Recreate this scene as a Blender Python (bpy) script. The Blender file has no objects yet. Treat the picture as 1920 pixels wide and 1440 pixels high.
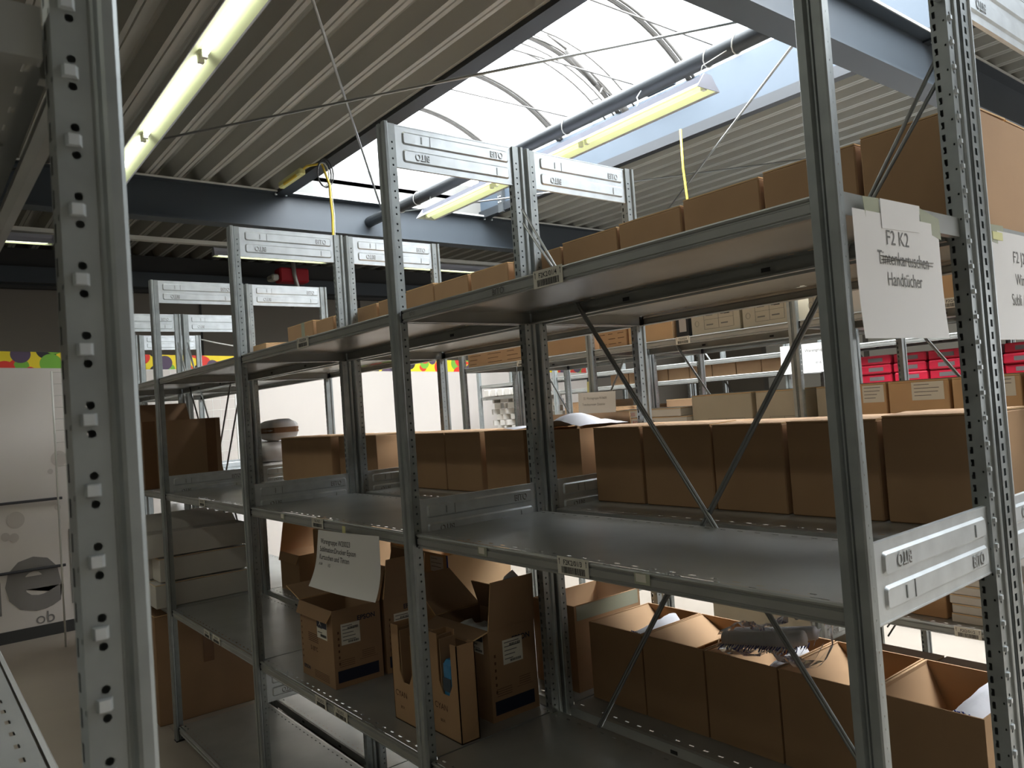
import bpy, math, random
from mathutils import Vector, Matrix

# ------------------------------------------------------------------ camera, world, lights, exposure
S = bpy.context.scene
COL = S.collection
W_ = 1920.0
F_PX = 1447.07
YAW, PITCH, ROLL = 0.898417, 0.029304, -0.071062
CAM = Vector((0.58507, -1.13035, 1.66780))
fw = Vector((-math.sin(YAW) * math.cos(PITCH), math.cos(YAW) * math.cos(PITCH), math.sin(PITCH)))
rt = fw.cross(Vector((0, 0, 1))).normalized()
up = rt.cross(fw)
rt2 = rt * math.cos(ROLL) + up * math.sin(ROLL)
up2 = up * math.cos(ROLL) - rt * math.sin(ROLL)
cd = bpy.data.cameras.new('camera')
cam = bpy.data.objects.new('camera', cd)
COL.objects.link(cam)
cd.sensor_fit = 'HORIZONTAL'
cd.sensor_width = 36.0
cd.lens = F_PX / W_ * 36.0
cd.clip_start = 0.02
cd.clip_end = 200
cd.dof.use_dof = True
cd.dof.focus_distance = 2.3
cd.dof.aperture_fstop = 14.0
M = Matrix((rt2, up2, -fw)).transposed().to_4x4()
M.translation = CAM
cam.matrix_world = M
S.camera = cam

S.view_settings.view_transform = 'Standard'
S.view_settings.look = 'None'
S.view_settings.gamma = 1.0
S.view_settings.use_curve_mapping = False
S.view_settings.exposure = 0.35
S.cycles.use_denoising = True
S.cycles.max_bounces = 8
S.cycles.diffuse_bounces = 5
S.cycles.glossy_bounces = 4
S.cycles.transparent_max_bounces = 12
S.cycles.sample_clamp_indirect = 6.0
S.cycles.caustics_reflective = False
S.cycles.caustics_refractive = False

world = bpy.data.worlds.new('world')
S.world = world
world.use_nodes = True
bg = world.node_tree.nodes['Background']
bg.inputs[0].default_value = (0.95, 0.975, 1.0, 1)
bg.inputs[1].default_value = 3.0


def area(name, loc, rot, sx, sy, power, color, spread=math.pi):
    l = bpy.data.lights.new(name, 'AREA')
    l.shape = 'RECTANGLE'
    l.size = sx
    l.size_y = sy
    l.energy = power
    l.color = color
    l.spread = spread
    o = bpy.data.objects.new(name, l)
    o.location = loc
    o.rotation_euler = rot
    COL.objects.link(o)
    return o


# overcast daylight falling through the roof light (just above its glazing)
area('daylight_far', (-3.95, 2.95, 5.05), (0, 0, 0), 4.9, 2.3, 540, (0.97, 0.985, 1.0))
area('daylight_near', (1.1, 2.95, 5.05), (0, 0, 0), 4.9, 2.3, 470, (0.97, 0.985, 1.0))

# fill light added to brighten the right roof deck, as if from side windows
area('side_fill', (-1.0, 11.85, 2.2), (math.radians(-90), 0, 0), 14.0, 2.0, 210, (0.96, 0.98, 1.0))

# ------------------------------------------------------------------ materials
MATS = {}


def lin(c):
    return tuple(((x / 255.0) / 12.92 if x <= 10 else ((x / 255.0 + 0.055) / 1.055) ** 2.4) for x in c)


def mat(name, rgb, rough=0.6, metal=0.0, var=0.0, scale=8.0, bump=0.0, bscale=60.0, stretch=(1, 1, 1), emit=None, es=0.0, alpha=1.0, spec=0.5):
    m = bpy.data.materials.new(name)
    m.use_nodes = True
    nt = m.node_tree
    b = nt.nodes['Principled BSDF']
    c = lin(rgb)
    b.inputs['Base Color'].default_value = (*c, 1)
    b.inputs['Roughness'].default_value = rough
    b.inputs['Metallic'].default_value = metal
    b.inputs['Specular IOR Level'].default_value = spec
    if emit:
        b.inputs['Emission Color'].default_value = (*lin(emit), 1)
        b.inputs['Emission Strength'].default_value = es
    if alpha < 1:
        b.inputs['Alpha'].default_value = alpha
    if var > 0 or bump > 0:
        tc = nt.nodes.new('ShaderNodeTexCoord')
        mp = nt.nodes.new('ShaderNodeMapping')
        mp.inputs['Scale'].default_value = stretch
        nt.links.new(tc.outputs['Object'], mp.inputs[0])
    if var > 0:
        n = nt.nodes.new('ShaderNodeTexNoise')
        n.inputs['Scale'].default_value = scale
        n.inputs['Detail'].default_value = 4
        nt.links.new(mp.outputs[0], n.inputs['Vector'])
        r = nt.nodes.new('ShaderNodeValToRGB')
        r.color_ramp.elements[0].position = 0.3
        r.color_ramp.elements[1].position = 0.7
        r.color_ramp.elements[0].color = (*[x * (1 - var) for x in c], 1)
        r.color_ramp.elements[1].color = (*[min(1, x * (1 + var)) for x in c], 1)
        nt.links.new(n.outputs[0], r.inputs[0])
        nt.links.new(r.outputs[0], b.inputs['Base Color'])
    if bump > 0:
        n2 = nt.nodes.new('ShaderNodeTexNoise')
        n2.inputs['Scale'].default_value = bscale
        n2.inputs['Detail'].default_value = 3
        nt.links.new(mp.outputs[0], n2.inputs['Vector'])
        bp_ = nt.nodes.new('ShaderNodeBump')
        bp_.inputs['Strength'].default_value = bump
        bp_.inputs['Distance'].default_value = 0.01
        nt.links.new(n2.outputs[0], bp_.inputs['Height'])
        nt.links.new(bp_.outputs[0], b.inputs['Normal'])
    MATS[name] = m
    return m


mat('steel', (158, 164, 163), 0.38, 0.5, var=0.10, scale=22, bump=0.05, bscale=14)
mat('steel_shelf', (166, 168, 164), 0.34, 0.45, var=0.12, scale=5, bump=0.05, bscale=5)
mat('steel_bright', (214, 220, 222), 0.42, 0.6, var=0.08, scale=20, bump=0.06, bscale=30)
mat('steel_rod', (150, 152, 150), 0.35, 0.85)
mat('card', (182, 146, 108), 0.85, var=0.05, scale=6, bump=0.03, bscale=20)
mat('card_dark', (158, 126, 94), 0.85, var=0.06, scale=6, bump=0.03, bscale=20)
mat('card_tan', (204, 168, 126), 0.85, var=0.05, scale=6, bump=0.03, bscale=20)
mat('card_edge_lit', (226, 190, 140), 0.9)  # lighter than the card: light on flap edges put into the colour
mat('card_beige', (186, 178, 158), 0.85, var=0.05, scale=6)
mat('card_white', (214, 210, 202), 0.75, var=0.03, scale=6)
mat('tape_brown', (120, 84, 52), 0.35, var=0.1, scale=8)
mat('tape_clear', (196, 200, 176), 0.25, alpha=0.75)
mat('tape_yellow', (220, 218, 150), 0.4)
mat('paper', (232, 230, 226), 0.8)
mat('label', (226, 222, 208), 0.7)
mat('ink', (30, 30, 32), 0.7)
mat('ink_grey', (110, 108, 104), 0.7)
mat('ink_card', (92, 62, 40), 0.8)
mat('ink_navy', (20, 28, 52), 0.5)
mat('ink_red', (196, 60, 70), 0.7)
mat('deck', (170, 170, 163), 0.55, 0.0, var=0.04, scale=2, stretch=(0.2, 1, 1))
mat('beam', (64, 71, 77), 0.5, 0.0, var=0.04, scale=2, spec=0.4)
mat('curb', (66, 78, 89), 0.6, var=0.04, scale=3)
mat('curb_end', (120, 120, 116), 0.7, var=0.05, scale=3)
mat('trim_dark', (34, 39, 43), 0.5)
mat('duct_white', (214, 214, 208), 0.5)
mat('pipe', (70, 74, 76), 0.45, 0.2)
mat('alu', (176, 176, 172), 0.4, 0.7)
mat('frame_dark', (112, 110, 106), 0.5)
mat('wall', (128, 122, 112), 0.8, var=0.03, scale=1.5)
mat('wall_dark', (60, 60, 58), 0.8)
mat('floor', (164, 154, 141), 0.6, var=0.06, scale=1.2, bump=0.02, bscale=10)
mat('lamp_body', (164, 166, 176), 0.5)
mat('lamp_reflector', (226, 234, 196), 0.45)
mat('tube', (255, 255, 250), 0.3, emit=(255, 255, 244), es=3.5)
mat('tube_glow', (236, 240, 200), 0.3, emit=(226, 236, 180), es=0.9)  # weak emission put in for the lamp's even yellow green look
mat('reflector_glow', (226, 234, 196), 0.45, emit=(214, 226, 160), es=0.45)  # light on the reflector is put in as its own emission
mat('cable_yellow', (226, 196, 70), 0.5)
mat('cable_white', (222, 222, 214), 0.5)
mat('cable_black', (24, 24, 26), 0.5)
mat('red', (176, 28, 44), 0.5)
mat('red_pack', (188, 30, 56), 0.4, var=0.15, scale=14)
mat('grey_pack', (104, 100, 98), 0.6)
mat('navy', (18, 26, 48), 0.4)
mat('blue', (34, 72, 170), 0.5)
mat('blue_bag', (60, 140, 190), 0.3, var=0.25, scale=20, bump=0.3, bscale=30)
mat('cloth', (232, 232, 236), 0.9, bump=0.15, bscale=30)
mat('cloth_blue', (70, 84, 170), 0.9)
mat('bag_white', (214, 210, 206), 0.4, bump=0.3, bscale=12)
mat('sheet', (212, 205, 197), 0.75, var=0.02, scale=2, bump=0.35, bscale=1.1, stretch=(1, 1, 0.25))
mat('grey_print', (128, 124, 120), 0.75)
mat('grey_print_light', (188, 180, 172), 0.75)
mat('wood', (200, 160, 110), 0.7, var=0.1, scale=20)
mat('black_plastic', (28, 28, 30), 0.5)


def banner_material():
    m = bpy.data.materials.new('banner_circles')
    m.use_nodes = True
    nt = m.node_tree
    b = nt.nodes['Principled BSDF']
    b.inputs['Roughness'].default_value = 0.6
    tc = nt.nodes.new('ShaderNodeTexCoord')
    prev = None
    cols = [(240, 214, 40), (222, 62, 40), (44, 40, 46), (120, 180, 60), (226, 58, 44), (86, 70, 92)]
    for i, c in enumerate(cols):
        if i == 0:
            rgb = nt.nodes.new('ShaderNodeRGB')
            rgb.outputs[0].default_value = (*lin(c), 1)
            prev = rgb.outputs[0]
            continue
        mp = nt.nodes.new('ShaderNodeMapping')
        mp.inputs['Location'].default_value = (0, i * 0.37, i * 0.21)
        mp.inputs['Scale'].default_value = (0, 1, 1)
        nt.links.new(tc.outputs['Object'], mp.inputs[0])
        v = nt.nodes.new('ShaderNodeTexVoronoi')
        v.inputs['Scale'].default_value = 4.2
        v.inputs['Randomness'].default_value = 0.55
        nt.links.new(mp.outputs[0], v.inputs['Vector'])
        lt = nt.nodes.new('ShaderNodeMath')
        lt.operation = 'LESS_THAN'
        lt.inputs[1].default_value = 0.36
        nt.links.new(v.outputs['Distance'], lt.inputs[0])
        mx = nt.nodes.new('ShaderNodeMix')
        mx.data_type = 'RGBA'
        nt.links.new(lt.outputs[0], mx.inputs['Factor'])
        nt.links.new(prev, mx.inputs['A'])
        mx.inputs['B'].default_value = (*lin(c), 1)
        prev = mx.outputs['Result']
    nt.links.new(prev, b.inputs['Base Color'])
    MATS['banner_circles'] = m


banner_material()


def glaze_material():
    m = bpy.data.materials.new('polycarbonate')
    m.use_nodes = True
    nt = m.node_tree
    nt.nodes.clear()
    out = nt.nodes.new('ShaderNodeOutputMaterial')
    t = nt.nodes.new('ShaderNodeBsdfTransparent')
    t.inputs[0].default_value = (0.96, 0.98, 1.0, 1)
    d = nt.nodes.new('ShaderNodeBsdfTranslucent')
    d.inputs[0].default_value = (0.95, 0.97, 1.0, 1)
    mx = nt.nodes.new('ShaderNodeMixShader')
    mx.inputs[0].default_value = 0.35
    nt.links.new(t.outputs[0], mx.inputs[1])
    nt.links.new(d.outputs[0], mx.inputs[2])
    nt.links.new(mx.outputs[0], out.inputs[0])
    MATS['polycarbonate'] = m
    m = bpy.data.materials.new('clear_film')
    m.use_nodes = True
    nt = m.node_tree
    nt.nodes.clear()
    out = nt.nodes.new('ShaderNodeOutputMaterial')
    t = nt.nodes.new('ShaderNodeBsdfTransparent')
    t.inputs[0].default_value = (0.98, 0.98, 0.975, 1)
    g = nt.nodes.new('ShaderNodeBsdfGlossy')
    g.inputs['Roughness'].default_value = 0.12
    g.inputs[0].default_value = (0.9, 0.9, 0.9, 1)
    fr = nt.nodes.new('ShaderNodeLayerWeight')
    fr.inputs[0].default_value = 0.2
    mx = nt.nodes.new('ShaderNodeMixShader')
    nt.links.new(fr.outputs['Fresnel'], mx.inputs[0])
    nt.links.new(t.outputs[0], mx.inputs[1])
    nt.links.new(g.outputs[0], mx.inputs[2])
    nt.links.new(mx.outputs[0], out.inputs[0])
    MATS['clear_film'] = m


glaze_material()


# ------------------------------------------------------------------ mesh builder
class MB:
    def __init__(self):
        self.v, self.f, self.m, self.names = [], [], [], []
        self.smooth = []

    def mi(self, name):
        if name not in self.names:
            self.names.append(name)
        return self.names.index(name)

    def add(self, vs, fs, m, smooth=False):
        b = len(self.v)
        self.v += [tuple(p) for p in vs]
        k = self.mi(m)
        for f in fs:
            self.f.append(tuple(b + i for i in f))
            self.m.append(k)
            self.smooth.append(smooth)
        return self

    def quad(self, a, b, c, d, m):
        return self.add([a, b, c, d], [(0, 1, 2, 3)], m)

    def box(self, x0, x1, y0, y1, z0, z1, m):
        vs = [(x, y, z) for z in (z0, z1) for y in (y0, y1) for x in (x0, x1)]
        fs = [(0, 2, 3, 1), (4, 5, 7, 6), (0, 1, 5, 4), (2, 6, 7, 3), (0, 4, 6, 2), (1, 3, 7, 5)]
        return self.add(vs, fs, m)

    def bbox(self, x0, x1, y0, y1, z0, z1, m, r=0.004):
        """box with chamfered edges"""
        vs, idx = [], {}
        X, Y, Z = (x0, x1), (y0, y1), (z0, z1)
        sg = (1, -1)
        for i in (0, 1):
            for j in (0, 1):
                for k in (0, 1):
                    x, y, z = X[i], Y[j], Z[k]
                    for a in range(3):
                        p = [x + sg[i] * r, y + sg[j] * r, z + sg[k] * r]
                        p[a] = (x, y, z)[a]
                        idx[(i, j, k, a)] = len(vs)
                        vs.append(p)
        g = lambda i, j, k, a: idx[(i, j, k, a)]
        fs = []
        for s in (0, 1):
            fs.append((g(s, 0, 0, 0), g(s, 1, 0, 0), g(s, 1, 1, 0), g(s, 0, 1, 0)))
            fs.append((g(0, s, 0, 1), g(1, s, 0, 1), g(1, s, 1, 1), g(0, s, 1, 1)))
            fs.append((g(0, 0, s, 2), g(1, 0, s, 2), g(1, 1, s, 2), g(0, 1, s, 2)))
            for t in (0, 1):
                fs.append((g(s, t, 0, 0), g(s, t, 1, 0), g(s, t, 1, 1), g(s, t, 0, 1)))
                fs.append((g(s, 0, t, 0), g(s, 1, t, 0), g(s, 1, t, 2), g(s, 0, t, 2)))
                fs.append((g(0, s, t, 1), g(1, s, t, 1), g(1, s, t, 2), g(0, s, t, 2)))
        for i in (0, 1):
            for j in (0, 1):
                for k in (0, 1):
                    fs.append((g(i, j, k, 0), g(i, j, k, 1), g(i, j, k, 2)))
        return self.add(vs, fs, m)

    def slab(self, pts, n, t, m, me=None):
        """flat polygon pts extruded by thickness t along n; edges may take material me"""
        n = Vector(n).normalized() * t
        k = len(pts)
        a = [Vector(p) for p in pts]
        b = [p + n for p in a]
        self.add(a + b, [tuple(range(k)), tuple(range(2 * k - 1, k - 1, -1))], m)
        self.add(a + b, [(i, (i + 1) % k, k + (i + 1) % k, k + i) for i in range(k)], me or m)
        return self

    def tube(self, path, r, m, seg=8, closed_ends=True):
        P = [Vector(p) for p in path]
        rings = []
        prev = None
        for i, p in enumerate(P):
            d = (P[min(i + 1, len(P) - 1)] - P[max(i - 1, 0)]).normalized()
            if prev is None:
                u = d.orthogonal().normalized()
            else:
                u = (prev - d * prev.dot(d)).normalized()
            prev = u
            w = d.cross(u)
            rr = r[i] if isinstance(r, (list, tuple)) else r
            rings.append([p + (u * math.cos(2 * math.pi * k / seg) + w * math.sin(2 * math.pi * k / seg)) * rr for k in range(seg)])
        vs = [q for ring in rings for q in ring]
        fs = []
        for i in range(len(P) - 1):
            for k in range(seg):
                fs.append((i * seg + k, i * seg + (k + 1) % seg, (i + 1) * seg + (k + 1) % seg, (i + 1) * seg + k))
        if closed_ends:
            fs.append(tuple(range(seg - 1, -1, -1)))
            fs.append(tuple((len(P) - 1) * seg + k for k in range(seg)))
        return self.add(vs, fs, m, smooth=True)

    def extrude(self, prof, axis, a, b, m, closed=False, smooth=False):
        """profile of 2D points swept along an axis; prof coordinates are the two other axes in order"""
        def P(u, v, t):
            if axis == 'x':
                return (t, u, v)
            if axis == 'y':
                return (u, t, v)
            return (u, v, t)
        n = len(prof)
        vs = [P(u, v, a) for u, v in prof] + [P(u, v, b) for u, v in prof]
        rng = range(n if closed else n - 1)
        fs = [(i, (i + 1) % n, n + (i + 1) % n, n + i) for i in rng]
        if closed:
            fs += [tuple(range(n - 1, -1, -1)), tuple(range(n, 2 * n))]
        return self.add(vs, fs, m, smooth)

    def holes(self, O, U, V, w, cells, m):
        """strip of width w along U from O, cells = (v0, v1, hole centre u, centre v, ru, rv, round?) or (v0, v1)"""
        O, U, V = Vector(O), Vector(U), Vector(V)
        P = lambda u, v: O + U * u + V * v
        for c in cells:
            if len(c) == 2:
                self.add([P(0, c[0]), P(w, c[0]), P(w, c[1]), P(0, c[1])], [(0, 1, 2, 3)], m)
                continue
            v0, v1, cu, cv, ru, rv, rd = c
            outer = [(w, cv), (w, v1), (cu, v1), (0, v1), (0, cv), (0, v0), (cu, v0), (w, v0)]
            k = 0.7071 if rd else 1.0
            inner = [(ru, 0), (ru * k, rv * k), (0, rv), (-ru * k, rv * k), (-ru, 0), (-ru * k, -rv * k), (0, -rv), (ru * k, -rv * k)]
            vs = [P(*q) for q in outer] + [P(cu + a, cv + b) for a, b in inner]
            self.add(vs, [(i, (i + 1) % 8, 8 + (i + 1) % 8, 8 + i) for i in range(8)], m)

    def text(self, s, O, U, V, size, m, xs=1.0, align='LEFT', bold=0.0, depth=0.0):
        me, _ = text_mesh(s, size, align, bold)
        O, U, V = Vector(O), Vector(U).normalized(), Vector(V).normalized()
        vs = [O + U * (p[0] * xs) + V * p[1] for p in me[0]]
        self.add(vs, me[1], m)
        if depth:
            n = U.cross(V) * depth
            self.v[-len(vs):] = [tuple(Vector(p) + n) for p in self.v[-len(vs):]]
        return self

    def mesh(self, name):
        me = bpy.data.meshes.new(name)
        me.from_pydata(self.v, [], self.f)
        for n in self.names:
            me.materials.append(MATS[n])
        me.polygons.foreach_set('material_index', self.m)
        me.polygons.foreach_set('use_smooth', self.smooth)
        me.update()
        return me

    def obj(self, name, parent=None):
        o = bpy.data.objects.new(name, self.mesh(name))
        COL.objects.link(o)
        if parent is not None:
            o.parent = parent
        return o


_TXT = {}


def text_mesh(s, size, align, bold):
    key = (s, size, align, bold)
    if key in _TXT:
        return _TXT[key]
    c = bpy.data.curves.new('t', 'FONT')
    c.body = s
    c.size = size
    c.align_x = align
    c.offset = bold
    c.resolution_u = 3
    o = bpy.data.objects.new('t', c)
    COL.objects.link(o)
    dg = bpy.context.evaluated_depsgraph_get()
    me = bpy.data.meshes.new_from_object(o.evaluated_get(dg))
    vs = [tuple(v.co) for v in me.vertices]
    fs = [tuple(p.vertices) for p in me.polygons]
    bpy.data.objects.remove(o)
    bpy.data.curves.remove(c)
    bpy.data.meshes.remove(me)
    _TXT[key] = ((vs, fs), None)
    return _TXT[key]


def tag(o, label=None, cat=None, group=None, kind=None):
    if label:
        if len(label.split()) > 16:
            print('LONG', label)
        o['label'] = label
    if cat:
        o['category'] = cat
    if group:
        o['group'] = group
    if kind:
        o['kind'] = kind
    return o


def empty(name, loc, label, cat, group=None, rz=0.0):
    o = bpy.data.objects.new(name, None)
    o.empty_display_size = 0.05
    o.location = loc
    o.rotation_euler = (0, 0, rz)
    COL.objects.link(o)
    return tag(o, label, cat, group)


def copy_tree(o, parent=None):
    c = o.copy()
    COL.objects.link(c)
    c.parent = parent
    for ch in list(o.children):
        copy_tree(ch, c)
    return c


def link(name, me, parent, loc=(0, 0, 0), rz=0.0):
    o = bpy.data.objects.new(name, me)
    o.location = loc
    o.rotation_euler = (0, 0, rz)
    COL.objects.link(o)
    o.parent = parent
    return o


# ------------------------------------------------------------------ the building
def struct(name, mb, label=None):
    o = mb.obj(name)
    o['kind'] = 'structure'
    if label:
        if len(label.split()) > 16:
            print('LONG', label)
        o['label'] = label
    return o


XW, XE, YS, YN = -9.75, 7.0, -6.0, 12.0
ZD = 3.86
b = MB(); b.box(XW, XE, YS, YN, -0.1, 0, 'floor'); struct('floor', b, 'beige concrete warehouse floor')
b = MB(); b.box(XW - 0.2, XW, YS, YN, 0, 4.0, 'wall')
for y in (-0.35, 2.0, 4.3, 6.6):
    b.box(XW, XW + 0.012, y - 0.01, y + 0.01, 0, 3.45, 'wall_dark')
b.box(XW, XW + 0.05, -1.55, -0.62, 0, 3.4, 'wall_dark')
struct('wall_far', b, 'grey panelled end wall behind the racks')
b = MB(); b.box(XE, XE + 0.2, YS, YN, 0, 4.0, 'wall'); struct('wall_right', b)
b = MB(); b.box(XW, XE, YS - 0.2, YS, 0, 4.0, 'wall'); struct('wall_back', b)
b = MB(); b.box(XW, XE, YN, YN + 0.2, 0, 4.0, 'wall'); struct('wall_left', b)

b = MB()
b.box(-8, 6, YN - 0.03, YN - 0.01, 1.2, 3.2, 'duct_white')  # unseen window, added to go with the side fill light
for k in range(8):
    b.box(-8 + 2 * k - 0.04, -8 + 2 * k + 0.04, YN - 0.06, YN - 0.01, 1.2, 3.2, 'frame_dark')
struct('fill_window', b)
SKY0, SKY1 = 1.86, 4.17        # roof light opening across y
PITCH_R = 0.2263


def deck(y0, y1, x0, x1):
    prof = []
    n0 = math.ceil((y0 - 0.836) / PITCH_R) - 1
    y = 0.836 + n0 * PITCH_R
    pts = []
    while y < y1 + PITCH_R:
        pts += [(y - 0.035, ZD), (y - 0.008, ZD), (y - 0.002, ZD + 0.008), (y + 0.004, ZD), (y + 0.03, ZD), (y + 0.075, ZD + 0.105),
                (y + 0.118, ZD + 0.105), (y + 0.130, ZD + 0.098), (y + 0.142, ZD + 0.105), (y + PITCH_R - 0.075, ZD + 0.105)]
        y += PITCH_R
    pts = [p for p in pts if y0 <= p[0] <= y1]
    pts = [(y0, pts[0][1])] + pts + [(y1, pts[-1][1])]
    b = MB()
    b.extrude(pts, 'x', x0, x1, 'deck')
    b.box(x0, x1, y0, y1, ZD + 0.16, ZD + 0.2, 'deck')
    return b


struct('ceiling', deck(YS, SKY0 - 0.13, XW, XE), 'grey corrugated steel roof deck left of the roof light')
struct('ceiling', deck(SKY1 + 0.05, YN, XW, XE), 'grey corrugated steel roof deck beyond the roof light')
bb = deck(SKY0 - 0.13, SKY1 + 0.05, XW, -6.42)
struct('ceiling', bb, 'grey corrugated steel roof deck past the end of the roof light')
b = deck(SKY0 - 0.13, SKY1 + 0.05, 5.0, XE); struct('ceiling', b)

# curbs and edge trims of the roof light
b = MB()
b.box(-6.45, 5.0, SKY0 - 0.13, SKY0, ZD - 0.035, ZD + 0.03, 'trim_dark')
b.box(-6.42, 5.0, SKY0 - 0.06, SKY0, ZD + 0.03, ZD + 0.45, 'curb')
struct('trim_1', b, 'dark steel edge and curb along the left side of the roof light')
b = MB()
b.box(-6.42, 5.0, SKY1 - 0.03, SKY1 + 0.05, ZD - 0.035, ZD + 0.05, 'trim_dark')
b.box(-6.42, 5.0, SKY1, SKY1 + 0.06, ZD + 0.05, ZD + 0.45, 'curb')
for x in (-6.0, -0.62, 3.0):
    b.box(x - 0.04, x + 0.04, SKY1 - 0.045, SKY1, ZD - 0.05, ZD + 0.30, 'pipe')
    for zz in (0.06, 0.12):
        for dx in (-0.018, 0.018):
            b.tube([(x + dx, SKY1 - 0.045, ZD + zz), (x + dx, SKY1 - 0.056, ZD + zz)], 0.009, 'steel_bright', 6)
struct('trim_2', b, 'pale blue curb along the right side of the roof light')
b = MB(); b.box(-6.48, -6.42, SKY0, SKY1, ZD - 0.02, ZD + 0.34, 'curb_end'); struct('trim_3', b, 'white end panel of the roof light')
b = MB(); b.box(5.0, 5.06, SKY0, SKY1, ZD - 0.02, ZD + 0.34, 'curb_end'); struct('trim_4', b)

# arched polycarbonate glazing
YC, ZC0 = (SKY0 + SKY1) / 2, 4.31
HW = (SKY1 - SKY0) / 2
RISE = 0.46
RAD = (HW * HW + RISE * RISE) / (2 * RISE)


def arc(n, r=RAD, lo=-1.0, hi=1.0):
    a = math.asin(HW / RAD)
    return [(YC + r * math.sin(a * t), ZC0 + RISE - RAD + r * math.cos(a * t)) for t in [lo + (hi - lo) * i / n for i in range(n + 1)]]


b = MB(); b.extrude(arc(24, RAD + 0.02), 'x', -6.42, 5.0, 'polycarbonate', smooth=True)
for x in (-6.42, 5.0):
    A = arc(24, RAD + 0.02)
    b.add([(x, YC, ZC0)] + [(x, p[0], p[1]) for p in A], [(0, i, i + 1) for i in range(1, 25)], 'polycarbonate')
win = struct('window_1', b, 'arched polycarbonate roof light')
ARX = [-5.95, -5.02, -4.2, -3.38, -2.46, -1.6, -0.7, 0.2, 1.1, 2.0, 2.9, 3.8]
for i, x in enumerate(ARX):
    r = MB()
    for dx in (-0.03, 0.0, 0.03):
        A = arc(24, RAD - (0.012 if dx == 0 else 0.0))
        r.tube([(x + dx, p[0], p[1]) for p in A], 0.015, 'frame_dark', 6)
    r.obj('arch_rib', win)
    t = MB(); t.tube([(x + 0.44, SKY0, ZC0 + 0.02), (x + 0.46, SKY1, ZC0 + 0.02)], 0.007, 'frame_dark', 6); t.obj('tie_rod', win)


# roof beams (I sections across the racks)
def ibeam(x, y0, y1):
    b = MB()
    z0, z1, w, tf = 3.50, 3.85, 0.085, 0.013
    b.box(x - w, x + w, y0, y1, z0, z0 + tf, 'beam')
    b.box(x - w, x + w, y0, y1, z1 - tf, z1, 'beam')
    b.box(x - 0.004, x + 0.004, y0, y1, z0 + tf, z1 - tf, 'beam')
    b.box(x + w - 0.012, x + w + 0.006, y0, y1, z1 - 0.010, z1 + 0.006, 'duct_white')
    for y in (SKY0 - 0.08, SKY1 + 0.06):
        for d in (-0.05, 0.05):
            b.tube([(x + 0.05, y + d, z1 - tf - 0.02), (x + 0.05, y + d, z1 - tf)], 0.012, 'steel_bright', 6)
    return b


struct('trim_5', ibeam(-1.53, YS, YN), 'blue grey steel roof beam crossing above the nearest racks')
struct('trim_6', ibeam(-6.42, YS, YN), 'blue grey steel roof beam crossing beyond the racks')
b = MB()
b.box(-9.62, -9.45, YS, YN, 3.44, 3.62, 'beam'); b.box(-9.7, -9.62, YS, YN, 3.40, 3.86, 'wall_dark')
struct('trim_7', b, 'dark edge beam above the end wall')
struct('trim_8', ibeam(3.4, YS, YN))

# ------------------------------------------------------------------ roof bracing, pipe, cables, lamps
def rod(p, q, r, name, label, cat, group=None, m='steel_rod'):
    b = MB(); b.tube([p, q], r, m, 8)
    return tag(b.obj(name), label, cat, group)


rod((-1.60, -0.30, 3.72), (-6.35, 2.86, 3.72), 0.009, 'bracing_rod', 'thin steel roof tie dropping from beside the left lamp to the far beam', 'rod', 'roof bracing rods')
rod((-6.35, -0.55, 3.70), (-1.62, 2.62, 3.66), 0.009, 'bracing_rod', 'long steel roof tie sweeping from far left up across the roof light', 'rod', 'roof bracing rods')
rod((-1.62, 2.90, 3.66), (-6.35, 6.8, 3.74), 0.008, 'bracing_rod', 'steel roof tie rising to the near beam beside the tall right post', 'rod', 'roof bracing rods')
rod((-6.35, 2.75, 3.72), (-1.62, 6.6, 3.72), 0.008, 'bracing_rod', 'steel roof tie passing low across the pale blue curb', 'rod', 'roof bracing rods')

b = MB(); b.tube([(-6.41, 2.72, 3.66), (-1.62, 2.72, 3.66)], 0.052, 'pipe', 16)
pipe = tag(b.obj('round_pipe'), 'thick dark grey round pipe under the roof light between the two beams', 'pipe')
b = MB()
for x in (-5.75, -5.45, -3.4, -2.15, -1.95):
    ring = [(x + 0.02 * math.sin(a), 2.72 + 0.056 * math.cos(a), 3.66 + 0.056 * math.sin(a)) for a in [i * math.pi / 6 for i in range(13)]]
    b.tube(ring, 0.004, 'cable_white', 5)
b.obj('cable_tie', pipe)


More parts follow.
